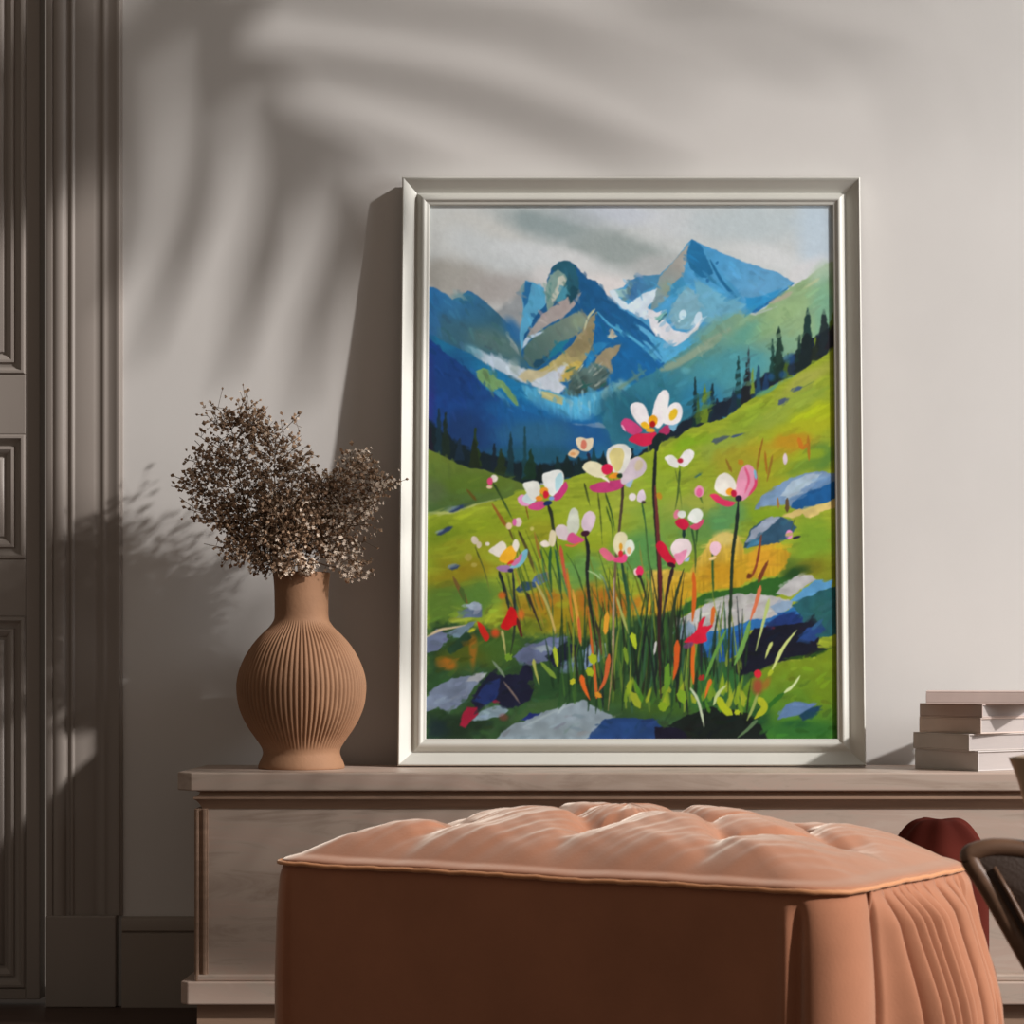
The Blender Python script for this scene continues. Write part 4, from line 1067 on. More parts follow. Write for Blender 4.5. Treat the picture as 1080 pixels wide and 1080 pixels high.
NU, NVV = 560, 740
CL = np.array((.86, .83, .80))   # light that falls on the canvas; the paint colours below are reflectances
u = np.linspace(0, 1, NU)
v = np.linspace(0, 1, NVV)
U, V = np.meshgrid(u, v)
IN = .058
xs = (U - .5) * (FW - 2 * IN)
zs = FH - IN - V * (FH - 2 * IN)
co = np.stack([xs, np.full_like(xs, -.0100), zs], -1).reshape(-1, 3)
# the picture narrows slightly upwards in the photograph because it leans away
pxs = (455.5 + (452.5 - 455.5) * V) * (1 - U) + (878.8 + (882.5 - 878.8) * V) * U
pys = 213.0 + V * (778 - 213.0)
fxs = np.clip((pxs - PX0) * PS - .5, 0, PW - 1.001)
fys = np.clip((pys - PY0) * PS - .5, 0, PH - 1.001)
i0, j0 = fxs.astype(int), fys.astype(int)
fu, fv = (fxs - i0)[..., None], (fys - j0)[..., None]
colr = (IMG[j0, i0] * (1 - fu) + IMG[j0, i0 + 1] * fu) * (1 - fv) + (IMG[j0 + 1, i0] * (1 - fu) + IMG[j0 + 1, i0 + 1] * fu) * fv
colr = np.clip(colr / 255, 0, 1)
colr = np.where(colr <= .04045, colr / 12.92, ((colr + .055) / 1.055) ** 2.4)
colr = np.clip(colr / CL, 0, .95)
idx = np.arange(NU * NVV).reshape(NVV, NU)
quads = np.stack([idx[1:, :-1], idx[1:, 1:], idx[:-1, 1:], idx[:-1, :-1]], -1).reshape(-1, 4)
me = bpy.data.meshes.new('canvas')
me.vertices.add(len(co))
me.vertices.foreach_set('co', co.astype(np.float32).ravel())
me.loops.add(quads.size)
me.loops.foreach_set('vertex_index', quads.ravel().astype(np.int32))
me.polygons.add(len(quads))
me.polygons.foreach_set('loop_start', np.arange(0, quads.size, 4, dtype=np.int32))
at_ = me.color_attributes.new('paint', 'FLOAT_COLOR', 'POINT')
rgba = np.concatenate([colr.reshape(-1, 3), np.ones((len(co), 1))], 1).astype(np.float32)
at_.data.foreach_set('color', rgba.ravel())
me.update(calc_edges=True)
me.validate()
n = N('oil_paint')
at_n = n.node('ShaderNodeAttribute')
at_n.attribute_name = 'paint'
n.link(at_n.outputs['Color'], n.b.inputs['Base Color'])
n.b.inputs['Roughness'].default_value = 0.7
n.b.inputs['Specular IOR Level'].default_value = 0.15
tc = n.node('ShaderNodeTexCoord')
nz = n.node('ShaderNodeTexNoise', Scale=90.0, Detail=3.0)
n.link(tc.outputs['Object'], nz.inputs['Vector'])
bp = n.node('ShaderNodeBump', Strength=0.08, Distance=0.004)
n.link(nz.outputs['Fac'], bp.inputs['Height'])
n.link(bp.outputs['Normal'], n.b.inputs['Normal'])
me.materials.append(n.m)
cv = bpy.data.objects.new('canvas', me)
C.objects.link(cv)
cv.parent = fr

# ------------------------------------------------------------------ vase
VY = -0.20
VD = VY - CAMY
vs = VD / F
vx = (318 - CX) * vs
vase = thing('vase', 'round ribbed terracotta vase with a narrow neck on the console', 'vase', (vx, VY, CT))
base_py = 811.0
outl = [(810.5, 40), (811, 44.5), (809, 45.3), (806, 44.6), (800, 42), (795, 40.3), (790, 41), (785, 43.6), (777, 48.6), (768, 54.6), (757, 60.5), (746, 64.6), (735, 66.6), (723, 67.2), (712, 65.6),
        (701, 62), (690, 56.6), (679, 49.4), (670, 41.5), (663, 34.5), (657, 30.2), (651, 28.4), (640, 28.2), (625, 28.4), (612, 29.2), (606, 30), (604.5, 29.2), (606, 27), (625, 25.2), (651, 25), (665, 30), (690, 50), (720, 60), (760, 54), (790, 34), (800, 10)]
prof = [(r * vs, (base_py - y) * vs) for y, r in outl]
fine = [(p.x, p.y) for p in catmull([(r, z, 0) for r, z in prof], 5)]
outer_n = 26 * 5


def rib(a, i, z):
    if i > outer_n:
        return 0
    py = base_py - z / vs
    m = min(1, max(0, (py - 655) / 14)) * min(1, max(0, (790 - py) / 16))
    return m * .0021 * (abs(math.sin(a * 38)) * 2 - 1.2)


bm = bmesh.new()
lathe(bm, fine, 760, rib)
bmesh.ops.recalc_face_normals(bm, faces=bm.faces)
obj('body', bm, M['clay'], vase)

# ------------------------------------------------------------------ dried flowers
rnd = random.Random(21)
mouth = Vector((vx, VY, CT + (base_py - 607) * vs))
rad_in = 24 * vs


def floret_bm(bm, p, d, r, kind):
    d = d.normalized()
    s = d.orthogonal().normalized()
    t = d.cross(s)
    if kind == 0:       # a small seed head: a squat six-sided bud
        a = rnd.uniform(0, 6)
        ring = [bm.verts.new(p + (s * math.cos(a + k * 2.094) + t * math.sin(a + k * 2.094)) * r * rnd.uniform(.7, 1.1) + d * r * .2) for k in range(3)]
        lo = bm.verts.new(p - d * r * .9)
        hi = bm.verts.new(p + d * r * rnd.uniform(.8, 1.3))
        for k in range(3):
            j = (k + 1) % 3
            bm.faces.new((lo, ring[j], ring[k]))
            bm.faces.new((hi, ring[k], ring[j]))
    else:               # a tiny open blossom: five petals round a middle
        c = bm.verts.new(p + d * r * .35)
        a = rnd.uniform(0, 6)
        for k in range(5):
            b = a + k * 1.2566
            m0 = p + (s * math.cos(b - .5) + t * math.sin(b - .5)) * r * .75 + d * r * .3
            m1 = p + (s * math.cos(b + .5) + t * math.sin(b + .5)) * r * .75 + d * r * .3
            tip = p + (s * math.cos(b) + t * math.sin(b)) * r * 1.25 + d * r * .6
            bm.faces.new((c, bm.verts.new(m0), bm.verts.new(tip), bm.verts.new(m1)))


# each spray: image target of its tip, depth, spread, number of heads, share of pale blossoms
sprays = [  # pale share rises to the right, painting in the lit side
    ((205, 478), -.22, 30, 270, .02, (240, 560)),
    ((242, 440), -.20, 38, 430, .05, (262, 540)),
    ((290, 450), -.18, 34, 430, .10, (292, 545)),
    ((305, 525), -.24, 40, 520, .16, (308, 570)),
    ((340, 508), -.17, 30, 330, .25, (326, 560)),
    ((374, 482), -.20, 30, 380, .34, (345, 560)),
    ((398, 500), -.235, 26, 280, .42, (360, 570)),
    ((262, 580), -.23, 26, 170, .12, (290, 592)),
    ((384, 597), -.235, 13, 60, .55, (352, 598)),
    ((298, 600), -.275, 15, 90, .15, (304, 592)),
    ((326, 600), -.275, 13, 70, .25, (322, 592)),
]
bouquet = thing('dried_bouquet', 'bouquet of brown dried flowers with tiny pale highlight heads standing in the ribbed vase', 'dried flowers', mouth)
for (tx, ty), dep, spread, cnt, pale, (mx_, my_) in sprays:
    a0 = rnd.uniform(-1, 1)
    root = Vector((rnd.uniform(-.5, .5) * rad_in, rnd.uniform(-.5, .5) * rad_in, -.16))
    rim = Vector(((tx - 318) / 130 * rad_in * .75, (dep + .20) * 1.5, 0))
    if rim.length > rad_in * .72:
        rim = rim.normalized() * rad_in * .72
    rim.z = .012 if ty > 570 else 0
    mid = at(mx_, my_, dep) - mouth
    tip = at(tx, ty, dep) - mouth
    main = catmull([root, rim, mid, tip], 8)
    sb, b0, b1 = bmesh.new(), bmesh.new(), bmesh.new()
    tube(sb, main, [.0022 - .0014 * k / len(main) for k in range(len(main))], 5)
    sp = spread * vs
    drooping = ty > 560
    cnt = int(cnt * 2.3)
    nb = max(3, cnt // 12)
    L = len(main)
    done = 0
    for k in range(nb):
        f = rnd.uniform(.52, 1.0) if not drooping else rnd.uniform(.45, 1)
        p0 = main[min(L - 1, int(f * (L - 1)))]
        ax = (main[min(L - 1, int(f * (L - 1)) + 1)] - main[max(0, int(f * (L - 1)) - 1)]).normalized()
        side = Vector((rnd.gauss(0, 1), rnd.gauss(0, .75), rnd.gauss(0, 1)))
        side = (side - ax * side.dot(ax)).normalized()
        ln = sp * rnd.uniform(.35, 1.1) * (0.65 + .5 * (1 - abs(f - .75) * 1.6))
        q1 = p0 + ax * ln * rnd.uniform(.2, .5) + side * ln * .5
        q2 = p0 + ax * ln * rnd.uniform(.5, .95) + side * ln * rnd.uniform(.8, 1.1)
        br = catmull([p0, q1, q2], 4)
        tube(sb, br, [.0008] * len(br), 3)
        m = max(3, cnt // nb)
        for j in range(m):
            g = rnd.uniform(.35, 1.0)
            bp0 = br[min(len(br) - 1, int(g * (len(br) - 1)))]
            off = Vector((rnd.gauss(0, 1), rnd.gauss(0, .8), rnd.gauss(0, 1))) * sp * .20
            p = bp0 + off
            if p.z < .004 and math.hypot(p.x, p.y) < .066:
                p.z = rnd.uniform(.006, .03)
            if p.y + VY > -.02:
                p.y = -.02 - VY - rnd.uniform(0, .05)
            dd = (off + side * .02 + Vector((0, 0, .01)))
            if rnd.random() < .55:
                tube(sb, [bp0, p], .00055, 3, cap=False)
            if rnd.random() < pale * 1.35:
                floret_bm(b1, p, dd + Vector((.01, -.02, .01)), rnd.uniform(.0024, .0046), 1)
            else:
                floret_bm(b0, p, dd, rnd.uniform(.0030, .0066), 0)
    t = obj('flower_spray', sb, M['twig'], bouquet)
    s = obj('seed_heads', b0, M['seed'], t, smooth=False)
    s['kind'] = 'stuff'
    if len(b1.verts):
        s = obj('blossom_highlights', b1, M['bloom'], t, smooth=False)
        s['kind'] = 'stuff'
    else:
        b1.free()

# ------------------------------------------------------------------ books
def book(name, label, x, y, z, w, d, h, yaw, cover, spine_side):
    """(x, y) is the near corner; w runs to the right, d to the left-back"""
    t = thing(name, label, 'book', (x, y, z), yaw, 'books stacked on the console')
    cm = simple(cover[0], cover[1], .6, .35, var=.06, vscale=14)
    c = .0028
    bm = bmesh.new()
    box(bm, (0, 0, 0), (w, d, c))
    box(bm, (0, 0, h - c), (w, d, h))
    if spine_side == 'left':
        box(bm, (0, 0, c), (c, d, h - c))
    else:
        box(bm, (0, 0, c), (w, c, h - c))
    obj('cover', bm, cm, t, smooth=False, bevel=.0009)
    bm = bmesh.new()
    e = .004
    if spine_side == 'left':
        box(bm, (c, e, c), (w - e, d - e, h - c))
    else:
        box(bm, (e, c, c), (w - e, d - e, h - c))
    obj('page_block', bm, M['pages'], t, smooth=False)


YB = -0.335
zb = CT + .0002
KB = (YB - CAMY) / F
rows = [(1031.5, 812, 790.5, 52, .21, .18, ('grey_beige_cloth', (.50, .455, .43)), 'thick grey beige book at the bottom of the stack on the console'),
        (1022, 790.5, 772.5, 57, .22, .175, ('warm_grey_cloth', (.46, .405, .37)), 'warm grey book second from the bottom of the stack on the console'),
        (1034.5, 772.5, 755.5, 50, .20, .17, ('sand_cloth', (.57, .46, .40)), 'sand coloured book in the middle of the stack on the console'),
        (1036, 755.5, 741, 49, .21, .17, ('brown_cloth', (.46, .36, .32)), 'brownish book second from the top of the stack on the console')]
for px, y0, y1, ang, w, d, cov, lab in rows:
    h = (y0 - y1) * KB
    book('book', lab, (px - CX) * KB, YB, zb, w, d, h - .0002, math.radians(90 - ang) - math.radians(0), cov, 'left')
    zb += h
h = 13.5 * KB
tw = thing('book', 'pinkish beige book lying square on top of the stack on the console', 'book', (at(977, 740, YB + .02).x, YB + .025, zb), math.radians(-9), 'books stacked on the console')
cm = simple('pink_beige_cloth', (.60, .47, .42), .6, .35, var=.06, vscale=14)
bm = bmesh.new()
box(bm, (0, 0, 0), (.235, .165, .0028))
box(bm, (0, 0, h - .0028), (.235, .165, h))
box(bm, (0, 0, .0028), (.235, .0028, h - .0028))
obj('cover', bm, cm, tw, smooth=False, bevel=.0009)
bm = bmesh.new()
box(bm, (.004, .0028, .0028), (.231, .161, h - .0028))
obj('page_block', bm, M['pages'], tw, smooth=False)
# ------------------------------------------------------------------ ottoman
OW, OD, ZS = 1.003, 0.56, 0.433
oyaw = -math.radians(30)
ax_x, ax_y = Vector((math.cos(oyaw), math.sin(oyaw), 0)), Vector((-math.sin(oyaw), math.cos(oyaw), 0))
oc = Vector((-.54, -1.34, 0)) + ax_x * (OW / 2) + ax_y * (OD / 2)
ott = thing('ottoman', 'large rust orange velvet ottoman with a tufted top in front of the console', 'ottoman', oc, oyaw)

# outline, anticlockwise from the front-left corner: per-corner rounding
RAD = {'fl': .035, 'fr': .085, 'br': .12, 'bl': .05}


def outline():
    pts = []   # (x, y, nx, ny, side, q)
    hw, hd = OW / 2, OD / 2

    def arc(cx_, cy_, r, a0, a1, n, side):
        for k in range(n):
            a = math.radians(a0 + (a1 - a0) * k / n)
            pts.append((cx_ + r * math.cos(a), cy_ + r * math.sin(a), math.cos(a), math.sin(a), side, k / n))

    def line(x0, y0, x1, y1, nx, ny, n, side):
        for k in range(n):
            t = k / n
            pts.append((x0 + (x1 - x0) * t, y0 + (y1 - y0) * t, nx, ny, side, t))
    r = RAD
    line(-hw + r['fl'], -hd, hw - r['fr'], -hd, 0, -1, 130, 'front')
    arc(hw - r['fr'], -hd + r['fr'], r['fr'], -90, 0, 44, 'cfr')
    line(hw, -hd + r['fr'], hw, hd - r['br'], 1, 0, 260, 'right')
    arc(hw - r['br'], hd - r['br'], r['br'], 0, 90, 40, 'cbr')
    line(hw - r['br'], hd, -hw + r['bl'], hd, 0, 1, 90, 'back')
    arc(-hw + r['bl'], hd - r['bl'], r['bl'], 90, 180, 24, 'cbl')
    line(-hw, hd - r['bl'], -hw, -hd + r['fl'], -1, 0, 80, 'left')
    arc(-hw + r['fl'], -hd + r['fl'], r['fl'], 180, 270, 20, 'cfl')
    return pts


OUT = outline()


def smooth01(t):
    t = max(0.0, min(1.0, t))
    return t * t * (3 - 2 * t)


def wob(x, s):
    return math.sin(x * 1.7 + s) * .5 + math.sin(x * 3.1 + s * 2.3) * .3 + math.sin(x * 6.3 + s * .7) * .2


def seam_z(side, q, x, y):
    # the seam sags a little along the front and dips between the folds
    return ZS + .0015 * wob(x * 9 + y * 7, 1.0)


def side_offset(side, q, h):
    """outward offset; h runs from 0 at the floor to 1 at the seam"""
    top = (1 - h)
    b = .012 * math.sin(math.pi * min(1, h * 1.02)) ** .6
    if side == 'front':
        return b * .15 + .007 * math.exp(-((1 - q) / .012) ** 2) * smooth01(top * 8) + .0010 * wob(q * 30 + top * 2, 2) * math.exp(-top * 6)
    if side == 'cfr':
        g = -.013 * math.exp(-((q - .13) / .06) ** 2) + .007 * math.exp(-(q / .04) ** 2)
        return b * (.15 + .85 * smooth01(q * 3)) + g * smooth01(top * 8) + .006 * math.sin(math.pi * q) * smooth01(top * 5)
    if side == 'right':
        # deep piped gap behind the rounded corner, then gathered pleats fanning down from the seam
        shift = .035 * smooth01(top * 2.2) - .02 * smooth01((top - .35) * 3)
        g = -.030 * math.exp(-((q - .02 - shift * .6) / .014) ** 2)
        p = q - .20 * top ** .8 * (1 - q) * .55 - .04 * math.sin(top * 2.6 + q * 3)
        a = 0.0
        for c, wd, amp in ((.10, .035, .008), (.20, .022, .010), (.27, .018, .012), (.34, .018, .013), (.42, .020, .015), (.52, .030, .012), (.64, .05, .010), (.78, .05, .012), (.90, .04, .008)):
            d = (p - c) / wd
            a += 2.3 * amp * (math.exp(-(d if d > 0 else d * .55) ** 2))
            a -= amp * 3.6 * math.exp(-((p - c - wd * 1.2) / (wd * .40)) ** 2)
        env = smooth01(top * 7) * (.55 + .45 * smooth01(1 - top * .6))
        bulge = .055 * smooth01(top * 1.7) * smooth01((q) * 3) + .012 * math.sin(math.pi * min(1, h)) ** .6
        return bulge + g * smooth01(top * 12 + .2) + a * env
    if side == 'cbr':
        return .055 * smooth01(top * 1.7) * (1 - .6 * q) + .012 + .008 * wob(q * 14 + top * 3, 4) * smooth01(top * 6) - .018 * math.exp(-((q - .45) / .06) ** 2) * smooth01(top * 9)
    return b * .9


bm = bmesh.new()
ROWS = 56
grid = []
for r in range(ROWS + 1):
    h = r / ROWS
    ring = []
    for x, y, nx, ny, side, q in OUT:
        z1 = seam_z(side, q, x, y)
        o_ = side_offset(side, q, h)
        k = max(0, (h - .93) / .07)
        o_ = o_ * (1 - k * k) - .004 * k ** 3          # roll in at the seam
        k2 = max(0, (.06 - h) / .06)
        o_ -= .012 * k2 ** 2
        ring.append(bm.verts.new((x + nx * o_, y + ny * o_, .015 + (z1 - .015) * h)))
    grid.append(ring)
n_ = len(OUT)
for a, b in zip(grid, grid[1:]):
    for k in range(n_):
        j = (k + 1) % n_
        bm.faces.new((a[k], a[j], b[j], b[k]))
bm.faces.new(grid[0][::-1])
obj('body', bm, M['velvet'], ott)

# tufted top
BUT = [(-.24, -.11), (.0, -.11), (.24, -.11), (-.36, .005), (-.12, .005), (.12, .005), (.36, .005), (-.24, .12), (.0, .12), (.24, .12)]


def top_height(x, y, e):
    """e: 0 at the seam, 1 in the middle"""
    base = .050 * (1 - (1 - min(1, e * 2.7)) ** 2.1) + .050 * smooth01(e * 1.25)
    dep = 0.0
    for bx, by in BUT:
        d = math.hypot(x - bx, y - by)
        dep += .034 * math.exp(-(d / .05) ** 1.4)
    # folds that join neighbouring buttons
    fold = 0.0
    for i, (bx, by) in enumerate(BUT):
        for (qx, qy) in BUT[i + 1:]:
            ex, ey = qx - bx, qy - by
            L = math.hypot(ex, ey)
            if .15 < L < .20:
                t = max(0, min(1, ((x - bx) * ex + (y - by) * ey) / (L * L)))
                d = math.hypot(x - bx - t * ex, y - by - t * ey)
                fold = max(fold, .013 * math.exp(-(d / .020) ** 2))
    # pulls from the front seam to the first buttons
    for bx, by in BUT[:3]:
        t = max(0, min(1, (by - y) / (by + OD / 2)))
        d = abs(x - bx - .03 * t * math.sin(bx * 9))
        if y < by:
            fold = max(fold, .011 * (1 - .7 * t) * math.exp(-(d / .022) ** 2))
    wr = .0022 * wob(x * 22 + math.sin(y * 17) * 1.5, .4) * smooth01(e * 6) * (1 - smooth01(e * 2 - .4))
    rip = .0020 * wob(x * 13 + y * 26, 2.2) + .0016 * wob(x * 40 - y * 31, .3)
    ruf = .006 * wob(x * 15 + 1, 5.1) * smooth01((y - .10) * 8)
    return base - (dep + fold) * smooth01(e * 4) + wr + rip * smooth01(e * 3) + ruf * smooth01(e * 4)


bm = bmesh.new()
RT = 96
rings = []
for r in range(RT):
    t = 1 - (r / RT) ** 1.25
    ring = []
    for x, y, nx, ny, side, q in OUT:
        X, Y = x * t, y * t
        e = 1 - t
        lip = .010 * math.sin(math.pi * min(1, e / .055)) if e < .055 else 0
        ring.append(bm.verts.new((X + nx * lip, Y + ny * lip, seam_z(side, q, x, y) + top_height(X, Y, e))))
    rings.append(ring)
for a, b in zip(rings, rings[1:]):
    for k in range(n_):
        j = (k + 1) % n_
        bm.faces.new((a[k], a[j], b[j], b[k]))
c = bm.verts.new((0, 0, ZS + top_height(0, 0, 1)))
for k in range(n_):
    bm.faces.new((rings[-1][k], rings[-1][(k + 1) % n_], c))
obj('tufted_top', bm, M['velvet'], ott)
# piping round the seam
bm = bmesh.new()
ring_pts = [Vector((x + nx * .004, y + ny * .004, seam_z(s, q, x, y) + .001 + .0008 * wob(x * 60 + y * 50, .2))) for x, y, nx, ny, s, q in OUT]
ring_pts.append(ring_pts[0])
tube(bm, ring_pts, .0036, 8, cap=False)
obj('piping', bm, M['piping'], ott)
# vertical welt in the gap behind the rounded front corner
bm = bmesh.new()
pts = []
for r in range(0, ROWS + 1, 2):
    h = r / ROWS
    top = 1 - h
    q = .02 + (.035 * smooth01(top * 2.2) - .02 * smooth01((top - .35) * 3)) * .6 + .012
    y = -OD / 2 + RAD['fr'] + (OD - RAD['fr'] - RAD['br']) * q
    pts.append(Vector((OW / 2 + side_offset('right', q, h) * min(1, (1 - h) * 9 + .05) + .002, y, .015 + (ZS - .018) * h)))
tube(bm, pts, .0030, 8)
obj('corner_welt', bm, M['velvet'], ott)
for bx, by in BUT:
    bm = bmesh.new()
    bmesh.ops.create_uvsphere(bm, u_segments=16, v_segments=8, radius=.013)
    bmesh.ops.scale(bm, vec=(1, 1, .5), verts=bm.verts)
    e = min(1 - abs(bx) / (OW / 2), 1 - abs(by) / (OD / 2))
    bmesh.ops.translate(bm, vec=(bx, by, ZS + top_height(bx, by, e) + .003), verts=bm.verts)
    obj('button', bm, M['velvet'], ott)
for sx in (-1, 1):
    for sy in (-1, 1):
        bm = bmesh.new()
        lathe(bm, [(.018, 0), (.024, .02), (.026, .03)], 20)
        bmesh.ops.translate(bm, vec=(sx * (OW / 2 - .09), sy * (OD / 2 - .09), 0), verts=bm.verts)
        obj('foot', bm, M['chairwood'], ott)

# ------------------------------------------------------------------ dark red pouf behind the ottoman, shade mixed into its colour
PY_ = -0.655
pc = at(985, 900, PY_)
pouf = thing('pouf', 'small dark red velvet pouf with shade in its colour, standing behind the right corner of the ottoman', 'pouf', (pc.x + .008, PY_, 0))
bm = bmesh.new()
R0 = .092
ZP = .452
prof = [(.01, .012), (R0 - .03, .012), (R0 - .008, .03), (R0, .08), (R0 + .006, .2), (R0 + .003, ZP - .085), (R0 - .008, ZP - .045), (R0 - .03, ZP - .012), (R0 - .05, ZP + .003), (.022, ZP + .005), (.004, ZP + .003)]
prof = [(p.x, p.y) for p in catmull([(r, z, 0) for r, z in prof], 4)]
lathe(bm, prof, 72, lambda a, i, z: .004 * math.sin(a * 7) * (z / ZP) if z > .03 else 0)
for v_ in bm.verts:
    if v_.co.z > ZP - .08:
        a = math.atan2(v_.co.y, v_.co.x)
        v_.co.z += .006 * math.sin(a * 3 + .9) * min(1, math.hypot(v_.co.x, v_.co.y) / .1)
obj('cushion_body', bm, M['redvelvet'], pouf)
bm = bmesh.new()
lathe(bm, [(R0 - .05, 0), (R0 - .04, .014)], 40)
obj('base_ring', bm, M['chairwood'], pouf)

# ------------------------------------------------------------------ chair at the right edge
YC = -2.10
ch_o = at(1200, 900, YC)
ch_o.z = 0
chair = thing('armchair', 'dark wooden armchair with a brown leather side panel at the right edge of the picture', 'armchair', ch_o)


def cp(px, py, dy=0.0):
    return at(px + 7, py + 8, YC) + Vector((0, dy, 0)) - ch_o


loop = [(1016, 898), (1022, 890), (1046, 886), (1085, 891), (1150, 908), (1230, 930), (1262, 962), (1262, 1040), (1230, 1098), (1180, 1118), (1130, 1086), (1090, 1024), (1062, 976), (1036, 930)]
NS = 7
for side_i, dy in ((0, 0.0), (1, -.50)):
    path = catmull([cp(x, y, dy) for x, y in loop], NS, True)
    path.append(path[0])
    bm = bmesh.new()
    tube(bm, path, .0125, 12, cap=False)
    obj('arm_frame', bm, M['chairwood'], chair)
    bm = bmesh.new()
    cxy = sum(path[:-1], Vector()) / len(path[:-1])
    inner = [cxy + (p - cxy) * .985 for p in path[:-1]]
    for off, rev in ((-.006, False), (.010, True)):
        lay = [[bm.verts.new(cxy + (p - cxy) * s + Vector((0, off - (.012 * (1 - s * s) if off < 0 else -.008 * (1 - s * s)), 0))) for p in inner] for s in (1, .93, .8, .55, .28)]
        cc = bm.verts.new(cxy + Vector((0, off - (.012 if off < 0 else -.008), 0)))
        for a, b in zip(lay, lay[1:]):
            for k in range(len(inner)):
                j = (k + 1) % len(inner)
                f = (a[k], a[j], b[j], b[k])
                bm.faces.new(f if not rev else f[::-1])
        for k in range(len(inner)):
            j = (k + 1) % len(inner)
            f = (lay[-1][k], lay[-1][j], cc)
            bm.faces.new(f if not rev else f[::-1])
        if off < 0:
            first = lay[0]
        else:
            for k in range(len(inner)):
                j = (k + 1) % len(inner)
                bm.faces.new((first[j], first[k], lay[0][k], lay[0][j]))
    obj('arm_panel', bm, M['leather'], chair)
    # raised band across the panel
    bm = bmesh.new()
    tube(bm, [cp(1040, 906, dy - .010), cp(1056, 934, dy - .012), cp(1074, 968, dy - .014), cp(1100, 1012, dy - .016), cp(1140, 1072, dy - .016)], [.006, .007, .007, .007, .005], 8, flat=.5)
    obj('arm_band', bm, M['chairwood'], chair)
    # back post: pale, horn shaped, leaning out of the arm
    bm = bmesh.new()
    pp = catmull([cp(1084, 788, dy), cp(1085, 800, dy), cp(1089, 827, dy), cp(1095, 862, dy), cp(1102, 900, dy), cp(1126, 930, dy)], 6)
    rr = [.026 + .008 * math.exp(-(i / 8.0) ** 2) - .010 * i / len(pp) for i in range(len(pp))]
    rr[0] = .020
    tube(bm, pp, rr, 16)
    obj('back_post', bm, M['palewood'], chair)
    for fx_ in (1170, 1242):
        bm = bmesh.new()
        a = cp(fx_, 1100 if fx_ == 1170 else 1070, dy)
        b = Vector((a.x + (.02 if fx_ > 1200 else -.01), a.y, 0))
        tube(bm, [b, b.lerp(a, .5), a], [.011, .014, .016], 12)
        obj('leg', bm, M['chairwood'], chair)
bm = bmesh.new()
a, b = cp(1105, 1040, .0), cp(1258, 1040, .5)
box(bm, (a.x + .012, -.484, a.z - .03), (b.x - .014, -.016, a.z + .03))
obj('seat', bm, M['leather'], chair, bevel=.015, bseg=3)
bm = bmesh.new()
tube(bm, catmull([cp(1088, 808, -.01), cp(1112, 812, -.14), cp(1116, 811, -.25), cp(1112, 812, -.36), cp(1088, 808, -.49)], 6), .018, 12)
obj('back_rail', bm, M['palewood'], chair)

# ------------------------------------------------------------------ sunlight, sky light and the palm that shades the wall
AZ, EL = math.radians(62), math.radians(30)
SUN = Vector((math.sin(AZ) * math.cos(EL), -math.cos(AZ) * math.cos(EL), math.sin(EL)))


def lift(px, py, t):
    """the point on the sunbeam that meets the wall where (px, py) shows it, t metres from the wall"""
    return at(px, py, 0.0) + SUN * t


crown = Vector((1.5, -2.55, 3.2))
palm = thing('potted_palm', 'tall potted palm outside the frame whose fronds shade the wall', 'palm', (crown.x, crown.y, 0))
po = Vector((crown.x, crown.y, 0))
bm = bmesh.new()
lathe(bm, [(.10, 0), (.17, .005), (.2, .2), (.22, .42), (.205, .43), (.195, .40), (.01, .40)], 40)
obj('pot', bm, M['pot'], palm)
bm = bmesh.new()
tube(bm, [(0, 0, .38), (.01, .01, 1.2), (-.01, 0, 2.2), (0, 0, crown.z)], [.06, .05, .045, .04], 12)
obj('trunk', bm, M['trunk'], palm)


def frond(rib, t0, t1, leaves, stem_w=.010, z0=3.18):
    """rib and leaves are drawn on the wall as the shadow falls; the frond itself hangs in the sunbeam"""
    bm = bmesh.new()
    P = catmull([lift(x, y, t0 + (t1 - t0) * i / (len(rib) - 1)) - po for i, (x, y) in enumerate(rib)], 8)
    P = [Vector((0, 0, z0)).lerp(P[0], k / 5) for k in range(5)] + P
    tube(bm, P, [stem_w * (1.3 - .9 * i / len(P)) for i in range(len(P))], 6)
    for pts, w, ta, tb in leaves:
        Q = catmull([lift(x, y, ta + (tb - ta) * i / (len(pts) - 1)) - po for i, (x, y) in enumerate(pts)], 6)
        m = len(Q)
        last = None
        for i, p in enumerate(Q):
            tg = (Q[min(i + 1, m - 1)] - Q[max(i - 1, 0)]).normalized()
            s = tg.cross(SUN).normalized()
            f = i / (m - 1)
            hw = w * min(1, .35 + 3 * f) * min(1, (1.03 - f) * 3.2) ** .8
            cur = (bm.verts.new(p + s * hw), bm.verts.new(p - SUN * .006), bm.verts.new(p - s * hw))
            if last:
                bm.faces.new((last[0], cur[0], cur[1], last[1]))
                bm.faces.new((last[1], cur[1], cur[2], last[2]))
            last = cur
    o = obj('frond', bm, M['leaf'], palm)
    return o


